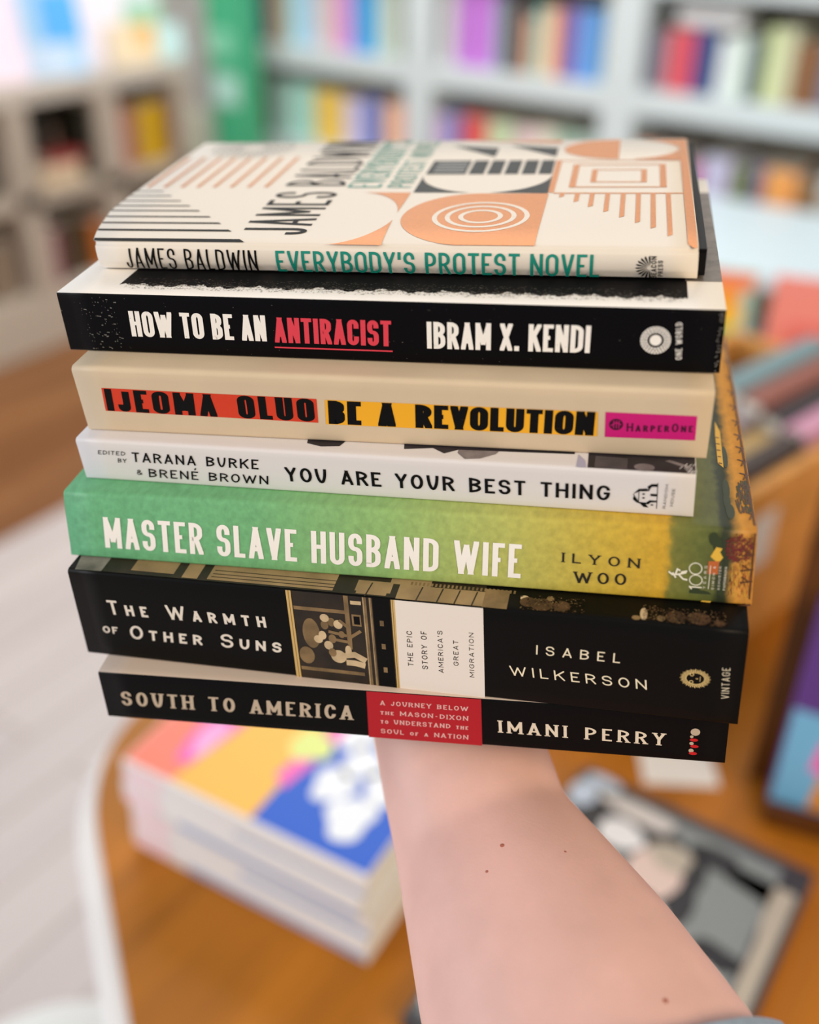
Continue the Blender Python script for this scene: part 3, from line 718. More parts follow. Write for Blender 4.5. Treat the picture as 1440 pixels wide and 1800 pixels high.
a.rect(SPH, SPM, .4660, .4720, .0, 1.0, layer=2); a.rect(SPH, SPL, .4670, .4680, .0, 1.0, layer=3); a.rect(SPH, SPM, .4760, .4800, .0, 1.0, layer=2); a.rect(SPH, SPL, .4770, .4776, .0, 1.0, layer=3)
a.rect(SPH, INK_BLACK, .4815, .5070, 0, 1, layer=2)
for v in (.27, .53, .80): a.rect(SPH, SPM, .4900, .4960, v - .03, v + .03, layer=3)
a.ellipse(SPH, SPM, .3830, .46, .0135, .17, layer=2)
a.rect(SPH, SPL, .4480, .4640, .05, .09, layer=2); a.rect(SPH, SPM, .4480, .4620, .20, .33, layer=2); a.rect(SPH, INK_BLACK, .4510, .4600, .22, .31, layer=3)
for cu, cw, ru, rw, mm in ((.4060, .27, .007, .045, SPL), (.4160, .31, .006, .05, SPM), (.4260, .33, .007, .05, SPL), (.4050, .35, .006, .05, SPM), (.3930, .52, .007, .045, SPL), (.4000, .47, .006, .05, SPL), (.4080, .58, .007, .05, SPL), (.4150, .50, .006, .05, SPM), (.4220, .70, .012, .075, SPL), (.4130, .66, .006, .05, SPM), (.4380, .62, .005, .06, SPL), (.4300, .44, .005, .04, SPM), (.3720, .72, .012, .10, SPM)):
    a.ellipse(SPH, mm, cu, cw, ru, rw, n=18, layer=3)
for pts in ([(.4330, .68), (.4470, .66), (.4640, .72)], [(.4330, .76), (.4480, .76), (.4620, .78)]): a.line(SPH, SPL, pts, .0022, layer=3)
for pts in ([(.4100, .42), (.4380, .45)], [(.4100, .50), (.4380, .52)], [(.4400, .48), (.4600, .38)], [(.4430, .44), (.4420, .60)], [(.4280, .28), (.4420, .36)]): a.line(SPH, SPM, pts, .0011, layer=3)
for txt, ul, ub, v0, v1 in (('THE EPIC', .5280, .5360, .724, .325), ('STORY OF', .5492, .5578, .742, .312), ("AMERICA'S", .5738, .5812, .764, .288), ('GREAT', .5965, .6038, .665, .379), ('MIGRATION', .6197, .6266, .778, .278)):
    a.text('panel_lettering', INK_BLACK, txt, (ub, v0), (ub + .001, v1), (ul, v0), .13, .12, gap=.42, space=.6, geo=True)
a.text('author_lettering', mat('ink_ivory', (238, 226, 196), .5, .3), 'ISABEL', (.7166, .445), (.8337, .448), (.7170, .343), .13, .12, gap=.95)
a.text('author_lettering', mat('ink_ivory', (238, 226, 196)), 'WILKERSON', (.6798, .706), (.8730, .708), (.6780, .600), .13, .12, gap=.62)
GY = mat('ink_gold_pale', (236, 206, 136), .45, .4)
kk = b.L / b.T
for i in range(40):
    an = 2 * math.pi * i / 40; a2 = an + .16
    r0, r1 = .0125, .0215 if i % 2 else .0200
    P = lambda r, t: (.9368 + r * math.cos(t), .532 + r * .78 * kk * math.sin(t))
    a.poly(H, GY, [P(r0, an - .045), P((r0 + r1) / 2, an + .10), P(r1, a2 - .06), P((r0 + r1) / 2 + .001, an + .20), P(r0, an + .045)])
a.ring(H, GY, .9368, .532, .0128, .0128 * .78 * kk, .0007, .0007 * kk)
for du, dv in ((-.005, -.04), (-.005, .04)): a.ring(H, GY, .9368 + du, .532 + dv, .0028, .0028 * kk, .0009, .0009 * kk, n=16)
a.rect(H, GY, .9375, .9405, .528, .536); a.rect(H, GY, .9430, .9436, .505, .560)
a.text(H, mat('ink_ivory', (238, 226, 196)), 'VINTAGE', (.9842, .712), (.9812, .380), (.9738, .718), .09, .08, gap=.5)
# cover strip: a wooden porch in sepia, people in the dark at the right
SPD = mat('sepia_brown', (74, 52, 34), .45, .3, noise=.5, nscale=200); TAN = mat('sepia_tan', (150, 124, 86), .45, .4, noise=.25, nscale=90); STN = mat('photo_stone_grey', (120, 114, 106), .45, .4, noise=.4, nscale=140)
a.poly(CA, STN, [(.012, .004), (.055, .006), (.065, .10), (.0, .10)], **cv_)
a.rect(CA, SEP, .055, .64, .006, .30, **cv_)
for u0, u1, w0, w1 in ((.10, .17, .02, .30), (.185, .21, .01, .3), (.225, .42, .012, .30), (.452, .505, .020, .062), (.455, .50, .010, .020), (.515, .64, .004, .058), (.50, .56, .058, .10)): a.rect(CA, TAN, u0, u1, w0, w1, layer=2, **cv_)
for w0 in (.022, .034, .048): a.rect(CA, SEP, .23, .42, w0, w0 + .0025, layer=3, **cv_)
for k in range(26): a.rect(CA, SPM, .53 + k * .006, .533 + k * .006, .060, .072, layer=2, **cv_)
for u in (.47, .545, .575, .60, .625): a.line(CA, SEP, [(u, .002), (u + .004, .055)], .0004, layer=3, **cv_)
a.rect(CA, SPM, .64, .675, .002, .07, layer=2, **cv_)
for cu, cw, ru, rw, mm in ((.697, .048, .006, .010, SPL), (.703, .035, .012, .018, SPD), (.722, .030, .016, .022, SPD), (.733, .055, .005, .009, SPM), (.750, .03, .012, .02, SPD), (.862, .030, .005, .022, SPL), (.852, .014, .006, .008, SPM), (.885, .020, .006, .010, SPM), (.905, .028, .014, .022, SPD), (.935, .03, .016, .022, SPD), (.962, .02, .008, .012, SPD)):
    a.ellipse(CA, mm, cu, cw, ru, rw, n=16, layer=2, **cv_)
for i in range(700):
    u = .69 + (rnd.random() * .09 if i % 3 == 0 else .17 + rnd.random() * .11); w_ = .006 + rnd.random() * .055
    a.poly(CA, rnd.choice((SPM, SPD, INK_BLACK, INK_BLACK, SPD)), [(u, w_), (u + .0022, w_ + .0006), (u + .0016, w_ + .0024), (u, w_ + .0018)], layer=3, **cv_)
a.build()

# ---- black hardback at the bottom with a red panel
b = BOOKS['panel']
root = book_root('panel', 'black book with a red panel mid spine, bottom of the held stack')
PBLK = mat('panel_black', (5, 4, 5), .5, .12); PTOP = mat('panel_cover_beige', (206, 186, 168), .5, .35)
make_cover(b, root, [PTOP, PBLK, PBLK], rt=.0008, rb=.0008); page_block(b, root, PAGES)
a = Art(b, root)
PTX = mat('ink_beige', (190, 172, 150), .5, .3)
a.text('title_lettering', PTX, 'SOUTH TO AMERICA', (.0298, .695), (.4214, .645), (.0322, .385), .21, .12, gap=.42, space=.55, serif=.07, geo=True)
a.poly('red_panel', mat('panel_red', (176, 12, 28), .45, .4), [(.4483, 0), (.6289, 0), (.6284, 1), (.4452, 1)])
PKW = mat('ink_pink_white', (226, 176, 172), .5, .3)
for i, (txt, v) in enumerate((('A JOURNEY BELOW', .27), ('the MASON-DIXON', .475), ('to UNDERSTAND the', .672), ('SOUL of a NATION', .888))):
    a.text('panel_lettering', PKW, txt, (.4688 - i * .001, v), (.6080 - i * .0005, v), (.4692 - i * .001, v - .097), .2, .15, gap=.35, space=.6, serif=.08, geo=True, small=.75)
a.text('author_lettering', mat('ink_warm_white', (226, 212, 190), .5, .3), 'IMANI PERRY', (.6556, .678), (.9090, .698), (.6550, .420), .20, .12, gap=.5, space=.6, serif=.08, geo=True)
kk = b.L / b.T
for cu, cv2, r, mm in ((.9524, .366, .0070, PTX), (.9477, .468, .0026, PTX), (.9482, .610, .0032, PTX), (.9485, .763, .0038, PTX)): a.ellipse(H, mm, cu, cv2, r, r * kk, n=20)
for cu, cv2 in ((.9512, .534), (.9528, .668), (.9515, .820)): a.ellipse(H, mat('ink_signal_red', (196, 18, 24), .45, .4), cu, cv2, .0062, .0030 * kk, n=20)
a.build()

# ------------------------------------------------------------------ the arm that carries the stack
def cam_pt(u, v, t): return CAM + (CF + CR * ((u - 720) / F_PX) - CU * ((v - 900) / F_PX)) * t
bp = BOOKS['panel']; MP = bp.M; MI = MP.inverted()
def tube(bm, secs, n=28):
    """secs: (centre, side vector, thickness vector)"""
    rings = []
    for c, s, t in secs:
        rings.append([bm.verts.new(c + s * math.cos(2 * math.pi * k / n) + t * math.sin(2 * math.pi * k / n)) for k in range(n)])
    for r0, r1 in zip(rings, rings[1:]):
        for k in range(n): bm.faces.new((r0[k], r0[(k + 1) % n], r1[(k + 1) % n], r1[k]))
    bm.faces.new(rings[0][::-1]); bm.faces.new(rings[-1])
def limb(bm, pts, n=18, flat=1.0, up=Vector((0, 0, 1))):
    """rounded limb through (point, radius)"""
    secs = []
    P = [Vector(p) for p, r in pts]; Rr = [r for p, r in pts]
    d0 = (P[1] - P[0]).normalized(); dn = (P[-1] - P[-2]).normalized()
    full = [(P[0] - d0 * Rr[0] * math.cos(a), Rr[0] * math.sin(a), d0) for a in (.35, .8, 1.2)]
    for i in range(len(P)):
        d = (P[min(i + 1, len(P) - 1)] - P[max(i - 1, 0)]).normalized(); full.append((P[i], Rr[i], d))
    full += [(P[-1] + dn * Rr[-1] * math.sin(a), Rr[-1] * math.cos(a), dn) for a in (.4, .8, 1.2)]
    for c, r, d in full:
        s = d.cross(up).normalized() * r; t = s.cross(d).normalized() * r * flat
        secs.append((c, s, t))
    tube(bm, secs, n)
arm = bmesh.new()
def section(lx, ly, rx, ry, t, k):
    c = cam_pt((lx + rx) / 2, (ly + ry) / 2, t)
    s = (cam_pt(rx, ry, t) - cam_pt(lx, ly, t)) / 2
    return c, s, k
RAW = [section(655, 1290, 925, 1166, .372, .72), section(676, 1408, 952, 1282, .364, .74), section(700, 1528, 993, 1395, .352, .78), section(722, 1664, 1087, 1497, .335, .82), section(744, 1800, 1180, 1600, .318, .84), section(766, 1915, 1252, 1692, .305, .86), section(788, 2030, 1325, 1785, .293, .86)]
c6, s6, k6 = RAW[-1]; c5 = RAW[-2][0]
dirn = (c6 - c5).normalized()
RAW += [(c6 + dirn * .03, s6 * 1.02, .86), (c6 + dirn * .075, s6 * 1.03, .87), (c6 + dirn * .12, s6 * .98, .88)]
secs = []
for i, (c, s, k) in enumerate(RAW):
    d = (RAW[min(i + 1, len(RAW) - 1)][0] - RAW[max(i - 1, 0)][0]).normalized()
    t = d.cross(s).normalized() * s.length * k
    secs.append((c, s, t))
wc, ws_, wt_ = secs[0]
# palm and fingers, laid under the bottom book in that book's own frame
wl = MI @ wc
def L2W(x, y, z): return MP @ Vector((x, y, z))
px = wl.x; py = wl.y
ux = (MP.to_3x3() @ Vector((1, 0, 0))).normalized(); uz = (MP.to_3x3() @ Vector((0, 0, 1))).normalized()
palm = [(L2W(px + .012, py + .075, -.0165), ux * .037, uz * .0150), (L2W(px + .010, py + .055, -.0170), ux * .040, uz * .0160), (L2W(px + .006, py + .034, -.0185), ux * .039, uz * .0175), (L2W(px + .002, py + .014, -.0225), ux * .033, uz * .0190)]
tube(arm, palm[:0] + [(L2W(px + .013, py + .084, -.0155), ux * .034, uz * .0125)] + palm + secs)
fing = [(-.022, .082, -.20, .072, .0078), (.002, .086, -.04, .080, .0083), (.024, .084, .10, .076, .0083), (.043, .074, .28, .062, .0073)]
for fx, fy, ang, ln, r in fing:
    x0, y0 = px + fx, py + fy; dx, dy = math.sin(ang), math.cos(ang)
    cz = lambda k, base: base + max(0, y0 + dy * ln * k - bp.W / 2 - .010) * 1.0
    limb(arm, [((L2W(x0 - dx * .022, y0 - dy * .022, -.0165)), r * 1.15), (L2W(x0, y0, -r * 1.22), r * 1.06), (L2W(x0 + dx * ln * .42, y0 + dy * ln * .42, -r * 1.12), r), (L2W(x0 + dx * ln * .72, y0 + dy * ln * .72, cz(.72, -r * 1.03)), r * .93), (L2W(x0 + dx * ln * .97, y0 + dy * ln * .95, cz(1.0, -r * .90)), r * .82)], up=uz)
th0 = Vector((px + .030, py + .012, -.022)); 
limb(arm, [(MP @ th0, .0135), (L2W(px + .054, py + .026, -.0165), .0118), (L2W(px + .078, py + .040, -.0118), .0098), (L2W(px + .097, py + .054, -.0092), .0085)], up=uz)
arm_me = bpy.data.meshes.new('tmp_arm'); bmesh.ops.recalc_face_normals(arm, faces=arm.faces[:]); arm.to_mesh(arm_me); arm.free()
tmp = bpy.data.objects.new('tmp_arm', arm_me); COL.objects.link(tmp)
rm = tmp.modifiers.new('r', 'REMESH'); rm.mode = 'VOXEL'; rm.voxel_size = .0021
sm = tmp.modifiers.new('s', 'SMOOTH'); sm.factor = .6; sm.iterations = 9
dg = bpy.context.evaluated_depsgraph_get(); dg.update()
pm = bpy.data.meshes.new_from_object(tmp.evaluated_get(dg)); pm.name = 'person'
bpy.data.objects.remove(tmp); 
SKIN = mat('skin', (230, 184, 172), .48, .35, noise=.07, nscale=38, sss=.12, bump=.12, bscale=900)
pm.materials.clear(); pm.materials.append(SKIN)
for p in pm.polygons: p.use_smooth = True
person = bpy.data.objects.new('person', pm); COL.objects.link(person)
tag(person, 'bare forearm and hand reaching in, palm up under the stack of books', 'person')
NAIL = mat('fingernail', (232, 186, 172), .3, .5)
MOLE = mat('mole_brown', (176, 108, 88), .5, .3)
from mathutils.bvhtree import BVHTree
bvh = BVHTree.FromPolygons([v.co.copy() for v in pm.vertices], [tuple(p.vertices) for p in pm.polygons])
MOLES = [((883, 1486), .0007), ((856, 1532), .0005), ((994, 1497), .0004), ((1170, 1759), .0008)]
for (mx, my), r in MOLES:
    d = (cam_pt(mx, my, 1) - CAM).normalized(); hit, nrm, _, _ = bvh.ray_cast(CAM, d)
    if hit is None: continue
    bm = bmesh.new(); bmesh.ops.create_uvsphere(bm, u_segments=12, v_segments=8, radius=1)
    Mx = Matrix.Translation(hit) @ nrm.to_track_quat('Z', 'Y').to_matrix().to_4x4() @ Matrix.Diagonal((r, r, r * .25, 1))
    bm.transform(Mx); link('mole', bm, MOLE, person, smooth=True)
# sleeve pushed up near the elbow
bm = bmesh.new(); n = 40
SL = [(secs[6], 1.0, .006), (secs[6], 1.08, .007), (secs[7], 1.16, 0), (secs[8], 1.15, 0), (secs[9], 1.17, 0), (secs[9], 1.20, .05)]
rings = []
for j, ((c, s, t), k, ex) in enumerate(SL):
    ring = []
    for i in range(n):
        an = 2 * math.pi * i / n; wob = 1 + .018 * math.sin(an * 5 + j) + .012 * math.sin(an * 9 + 2 * j)
        ring.append(bm.verts.new(c + dirn * ex + (s * math.cos(an) + t * math.sin(an)) * k * wob))
    rings.append(ring)
for r0, r1 in zip(rings, rings[1:]):
    for i in range(n): bm.faces.new((r0[i], r0[(i + 1) % n], r1[(i + 1) % n], r1[i]))
sl = link('sleeve', bm, mat('sleeve_cloth', (176, 190, 202), .85, .2, noise=.1, nscale=300), person, smooth=True)
m_ = sl.modifiers.new('thick', 'SOLIDIFY'); m_.thickness = .0016; m_.offset = 1
sl['label'] = 'pale blue grey sleeve'

# ------------------------------------------------------------------ the room
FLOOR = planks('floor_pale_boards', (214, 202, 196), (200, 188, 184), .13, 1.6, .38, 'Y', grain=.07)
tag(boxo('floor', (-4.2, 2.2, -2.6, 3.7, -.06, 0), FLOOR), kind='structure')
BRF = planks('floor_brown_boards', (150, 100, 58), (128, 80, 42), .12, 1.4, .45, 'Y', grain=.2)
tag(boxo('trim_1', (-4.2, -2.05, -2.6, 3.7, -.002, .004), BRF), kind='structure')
WALL = mat('wall_paint', (206, 204, 198), .8, .2, noise=.02, nscale=6)
tag(boxo('wall_back', (-4.2, 2.2, 3.60, 3.7, 0, 3.0), WALL), kind='structure')
tag(boxo('wall_left', (-4.3, -4.2, -2.6, 3.7, 0, 3.0), WALL), kind='structure')

# ------------------------------------------------------------------ table
WOOD = ramp_mat('table_wood', 'X', [(-1.2, (172, 108, 24)), (-.3, (176, 108, 20)), (.8, (156, 92, 20))], rough=.42, spec=.3, grain=.30, gscale=(26, 3.0, 20))
OAK = ramp_mat('oak', 'X', [(-1.2, (226, 164, 94)), (0, (222, 160, 86)), (1.2, (216, 152, 80))], rough=.45, spec=.4, grain=.22, gscale=(30, 4, 30))
WHITEP = mat('white_paint', (226, 224, 222), .45, .4)
E1 = Vector((.829, -.559)); TZ = .75
V0 = Vector((-.655, .418)); D2 = Vector((.17, .985)).normalized()
outline = [V0, V0 + E1 * .93, Vector((.62, .12)), Vector((.72, .95)), Vector((.20, 1.55)), V0 + D2 * 1.05]
def rounded(poly, r, n=10):
    out = []
    for i, p in enumerate(poly):
        a = (poly[i - 1] - p); c = (poly[(i + 1) % len(poly)] - p); ra = min(r, a.length * .45, c.length * .45)
        P1 = p + a.normalized() * ra; P2 = p + c.normalized() * ra
        for k in range(n + 1):
            t = k / n; out.append(P1 * (1 - t) ** 2 + p * 2 * t * (1 - t) + P2 * t * t)
    return out
tp = rounded(outline, .13)
table = empty('table', (0.0, .7, 0))
OFF = Vector((0, -.7, 0))
bm = bmesh.new(); prism(bm, [(p.x, p.y - .7) for p in tp], TZ - .034, TZ)
es = [e for e in bm.edges if all(v.co.z > TZ - .001 for v in e.verts)]
bmesh.ops.bevel(bm, geom=es, offset=.005, segments=3, affect='EDGES')
link('tabletop', bm, WOOD, table)
# white painted rim that runs round the outside of the top
cen = sum(tp, Vector((0, 0))) / len(tp)
def outset(poly, d):
    out = []
    for i, p in enumerate(poly):
        a = poly[i - 1]; c = poly[(i + 1) % len(poly)]; t = (c - a).normalized(); nrm = Vector((t.y, -t.x))
        if nrm.dot(p - cen) < 0: nrm = -nrm
        out.append(p + nrm * d)
    return out
def rimw(p):   # wider along the near side
    return .006 + .013 * max(0, min(1, (.46 - p.y) / .12))
o1 = [p + (q - p).normalized() * rimw(p) for p, q in zip(tp, outset(tp, .03))]
bm = bmesh.new(); N = len(tp)
prof = lambda p, q: [(p, TZ - .004), (p.lerp(q, .6), TZ - .006), (q, TZ - .012), (q, TZ - .03), (p, TZ - .034)]
R_ = [[bm.verts.new((c.x, c.y - .7, z)) for c, z in prof(p, q)] for p, q in zip(tp, o1)]
for i in range(N):
    for k in range(5): bm.faces.new((R_[i][k], R_[(i + 1) % N][k], R_[(i + 1) % N][(k + 1) % 5], R_[i][(k + 1) % 5]))
link('edge_rim', bm, WHITEP, table, smooth=False)['label'] = 'white painted rim'
ap = outset(tp, -.10)
bm = bmesh.new(); ap2 = outset(tp, -.125)
A0 = [[bm.verts.new((c.x, c.y - .7, z)) for c, z in ((p, TZ - .034), (p, TZ - .12), (q, TZ - .12), (q, TZ - .034))] for p, q in zip(ap, ap2)]
for i in range(N):
    for k in range(4): bm.faces.new((A0[i][k], A0[(i + 1) % N][k], A0[(i + 1) % N][(k + 1) % 4], A0[i][(k + 1) % 4]))
link('apron', bm, WHITEP, table)
for lx, ly in ((-.50, .46), (.06, .16), (.52, .86), (-.26, 1.22)):
    bm = bmesh.new(); ly -= .7
    for z0, z1, r in ((0, .06, .024), (.06, .5, .028), (.5, .63, .034)):
        a_ = [bm.verts.new((lx + r * math.cos(k * math.pi / 8), ly + r * math.sin(k * math.pi / 8), z0)) for k in range(16)]
        b_ = [bm.verts.new((lx + r * 1.08 * math.cos(k * math.pi / 8), ly + r * 1.08 * math.sin(k * math.pi / 8), z1)) for k in range(16)]
        for k in range(16): bm.faces.new((a_[k], a_[(k + 1) % 16], b_[(k + 1) % 16], b_[k]))
        bm.faces.new(a_[::-1]); bm.faces.new(b_)
    bm2 = link('leg', bm, WHITEP, table)
    bm3 = bmesh.new(); bm3.from_mesh(bm2.data); box(bm3, lx - .04, lx + .04, ly - .04, ly + .04, .63, TZ - .034); bm3.to_mesh(bm2.data); bm3.free()
tag(table, 'brown wooden display table with rounded corners and a white painted rim', 'table')

# ------------------------------------------------------------------ plain book builder for the blurred ones
def shell_book(name, L, W, T, cover_m, page_m, parent=None, spine_r=.003, mats_extra=None, rz=0, loc=(0, 0, 0), parts=False):
    """lying book: spine along x at y=0, W deep, T thick, base at z=0"""
    th = .0012
    def cover(bm):
        sec = [(W, T), (spine_r, T), (.0008, T - spine_r * .6), (0, T * .5), (.0008, spine_r * .6), (spine_r, 0), (W, 0)]
        ins = [(W, T - th), (spine_r + th, T - th), (.0008 + th, T - spine_r * .6), (th, T * .5), (.0008 + th, spine_r * .6), (spine_r + th, th), (W, th)]
        for k in range(6):
            for s in (-1, 1): pass
        va = [[bm.verts.new((s * L / 2, y, z)) for y, z in sec] for s in (-1, 1)]; vb = [[bm.verts.new((s * L / 2, y, z)) for y, z in ins] for s in (-1, 1)]
        for k in range(6):
            bm.faces.new((va[0][k], va[1][k], va[1][k + 1], va[0][k + 1])); bm.faces.new((vb[0][k + 1], vb[1][k + 1], vb[1][k], vb[0][k]))
            for s in (0, 1): bm.faces.new((va[s][k], va[s][k + 1], vb[s][k + 1], vb[s][k]))
        for k in (0, 6): bm.faces.new((va[0][k], va[1][k], vb[1][k], vb[0][k]))
    def pages(bm, mi): box(bm, -L / 2 + .002, L / 2 - .002, .005, W - .002, th, T - th, mi=mi)
    if parts:
        root = empty(name, loc, rz)
        bm = bmesh.new(); cover(bm); link('cover', bm, cover_m, root)
        bm = bmesh.new(); pages(bm, 0); link('page_block', bm, page_m, root)
        return root
    bm = bmesh.new(); cover(bm); pages(bm, 1)
    o = link(name, bm, [cover_m, page_m], parent); o.location = loc; o.rotation_euler = (0, 0, rz)
    return o
def flat_art(name, parent, shapes, z):
    """shapes: (material, points, layer) printed on a flat cover"""
    bm = bmesh.new(); mats = []
    for m, pts, lay in shapes:
        if m not in mats: mats.append(m)
        f = bm.faces.new([bm.verts.new((x, y, z + .00015 + .00012 * lay)) for x, y in pts]); f.material_index = mats.index(m)
        f.normal_update()
        if f.normal.z < 0: f.normal_flip()
    me = bpy.data.meshes.new(name); bm.to_mesh(me); bm.free()
    for m in mats: me.materials.append(m)
    o = bpy.data.objects.new(name, me); COL.objects.link(o); o.parent = parent
    return o
def blob(cx, cy, rx, ry, n=22, wob=0.0, seed=0):
    r = random.Random(seed); ph = [r.random() * 6.28 for _ in range(3)]
    return [(cx + rx * (1 + wob * math.sin(3 * t + ph[0]) + wob * .6 * math.sin(5 * t + ph[1])) * math.cos(t), cy + ry * (1 + wob * math.sin(3 * t + ph[0]) + wob * .6 * math.sin(5 * t + ph[1])) * math.sin(t)) for t in (2 * math.pi * i / n for i in range(n))]
def rct(x0, x1, y0, y1): return [(x0, y0), (x1, y0), (x1, y1), (x0, y1)]

# pile of picture books on the table: the front edge runs from (-.507,.357) to (-.284,.378)
PW = mat('pile_white', (232, 230, 228), .45, .4); PCORAL = mat('print_coral', (250, 134, 112), .45, .4); PPINK = mat('print_pink', (250, 110, 190), .45, .4); PLP = mat('print_light_pink', (248, 176, 226), .45, .4)
PORG = mat('print_orange', (250, 190, 82), .45, .4); PBLUE = mat('print_blue', (24, 92, 206), .45, .4); PLIME = mat('print_lime', (224, 236, 140), .45, .4); PSKY = mat('print_sky', (196, 222, 246), .45, .4); PFLW = mat('print_flower_white', (236, 242, 250), .45, .4)
PAGEW = mat('page_white', (232, 228, 216), .8, .2)
fa, fb = Vector((-.513, .3565)), Vector((-.287, .378))
pd = (fb - fa).normalized(); pn = Vector((-pd.y, pd.x)); rz = math.atan2(pd.y, pd.x); Lp = (fb - fa).length; Wp = .172
z = TZ; pr = random.Random(5)
LAB = ['bottom picture book of the pile on the brown table', 'picture book second from the bottom of the pile on the brown table', 'picture book second from the top of the pile on the brown table', 'picture book with coral, orange and blue floral cover lying on top of the table pile']
for i in range(4):
    T = (.026, .024, .025, .025)[i]
    c = (fa + fb) / 2 + pd * ((0, .002, -.003, .001)[i]) + pn * ((0, .0015, -.001, 0)[i])
    bk = shell_book('picture_book', Lp, Wp, T, PW, PAGEW, rz=rz + (0, .012, -.010, 0)[i], loc=(c.x, c.y, z), parts=True, spine_r=.002)
    tag(bk, LAB[i], 'book', 'pile of picture books')
    # spine print: a blue band low on the white spine, pink at the left end
    for nm_, mm_, x0, x1, z0, z1 in (('spine_band', mat('print_slate_blue', (150, 178, 218), .45, .4), -Lp * (.02 if i % 2 else .25), Lp * .49, T * .12, T * (.25 if i == 3 else .38)), ('spine_patch', mat('print_pale_pink', (246, 212, 218), .45, .4), -Lp * .49, -Lp * .33, T * .15, T * .8)):
        bm = bmesh.new(); bm.faces.new([bm.verts.new(p) for p in ((x0, -.0002, z0), (x1, -.0002, z0), (x1, -.0002, z1), (x0, -.0002, z1))])
        link(nm_, bm, mm_, bk)
    if i == 3:
        h = Lp / 2
        sh = [(PCORAL, rct(-h + .001, -h + .050, .003, Wp - .001), 0), (PORG, [(-h + .048, .003), (-h + .124, .003), (-h + .124, Wp - .03), (-h + .066, Wp - .03), (-h + .052, .05)], 1), (PBLUE, rct(-h + .120, h - .001, .003, Wp - .001), 0),
              (PPINK, [(-h + .036, .022), (-h + .050, .024), (-h + .060, .075), (-h + .066, Wp - .04), (-h + .034, Wp - .02), (-h + .030, .05)], 2), (PLP, blob(-h + .046, .055, .009, .022, wob=.1), 3), (PLP, blob(-h + .050, .105, .009, .02, wob=.1), 3),
              (PPINK, [(-h + .115, .048), (-h + .128, .040), (-h + .134, .075), (-h + .120, .080)], 2), (PLIME, blob(-h + .122, .088, .018, .017, wob=.1, seed=3), 3), (PSKY, rct(-h + .052, -h + .118, Wp - .04, Wp - .018), 2), (PLP, rct(-h + .080, -h + .118, Wp - .055, Wp - .036), 3),
              (PPINK, [(-h + .126, .100), (-h + .150, .100), (-h + .155, .150), (-h + .126, .150)], 2)]
        for k, (fx, fy, rx, ry) in enumerate(((.188, .040, .018, .022), (.160, .062, .017, .018), (.196, .078, .016, .018), (.168, .092, .016, .018), (.150, .118, .014, .020), (.205, .112, .016, .020), (.180, .130, .018, .02), (.150, .145, .014, .014))):
            sh.append((PFLW, blob(-h + fx, fy, rx, ry, n=30, wob=.12, seed=k), 4))
        flat_art('cover_print', bk, sh, T)
    z += T

# dark comic-style magazine lying on the table
DGREY = mat('comic_dark', (58, 58, 62), .45, .4, noise=.2, nscale=30)
mb = shell_book('magazine', .205, .292, .016, DGREY, PAGEW, rz=0, loc=(-.1345, .352, TZ), parts=True, spine_r=.003)
tag(mb, 'large dark grey illustrated book lying flat on the table to the right of the arm', 'book')
gL = mat('comic_pale', (206, 200, 196), .45, .4); gM = mat('comic_mid_grey', (128, 134, 134), .45, .4); gW = mat('comic_white', (226, 226, 228), .45, .4); gS = mat('comic_skin', (214, 190, 180), .45, .4); gB = mat('comic_blue_grey', (128, 156, 172), .45, .4); gK = mat('comic_black', (34, 34, 36), .45, .4); gT = mat('comic_tan', (176, 166, 150), .45, .4); gI = mat('comic_ice', (188, 204, 224), .45, .4)
sh = [(gT, rct(.083, .097, .02, .205), 0), (gT, [(.030, .262), (.097, .262), (.097, .205), (.083, .205), (.078, .240), (.03, .250)], 0), (gM, rct(-.098, .08, .01, .28), 0), (gK, blob(-.045, .245, .050, .030, wob=.08, seed=1), 1),
      (gM, blob(.056, .214, .024, .030, wob=.06, seed=2), 2), (gK, blob(.015, .215, .020, .040, wob=.1, seed=5), 1), (gS, blob(-.006, .216, .022, .028, wob=.05, seed=8), 3), (gT, blob(.000, .240, .018, .014, wob=.08), 4), (gK, blob(-.008, .190, .014, .008, wob=.1), 4),
      (gW, blob(-.044, .238, .020, .016, wob=.06, seed=4), 3), (gL, blob(-.040, .268, .034, .010, wob=.08, seed=6), 3), (gI, blob(-.080, .284, .016, .006), 3), (gI, blob(-.090, .262, .012, .016), 3), (gK, blob(.03, .26, .02, .012, wob=.1), 1),
      (gI, blob(-.030, .186, .016, .02), 2), (gW, blob(.004, .160, .026, .030, wob=.08, seed=9), 4), (gL, blob(.046, .150, .032, .013, wob=.06, seed=10), 4), (gW, blob(.072, .130, .014, .016, wob=.08, seed=11), 5), (gK, [(.026, .128), (.074, .106), (.072, .092), (.022, .114)], 4), (gK, blob(.062, .172, .02, .012, wob=.1, seed=14), 3),
      (gI, blob(.012, .114, .022, .024, wob=.1, seed=12), 3), (gL, [(.034, .104), (.058, .108), (.054, .062), (.032, .055)], 5), (gB, blob(.066, .070, .020, .022, wob=.06), 4), (gK, blob(.03, .04, .03, .03, wob=.1), 2), (gI, blob(-.06, .02, .035, .016, wob=.1), 3), (gK, blob(-.05, .10, .04, .05, wob=.1), 2)]
flat_art('cover_print', mb, sh, .016)

# small white card lying on the table
cd = boxo('card', (-.034, .034, -.022, .022, 0, .0012), mat('card_white', (240, 238, 234), .5, .3)); cd.location = (-.172, .706, TZ); cd.rotation_euler = (0, 0, .55)
tag(cd, 'small blank white card lying on the table behind the dark illustrated book', 'card')

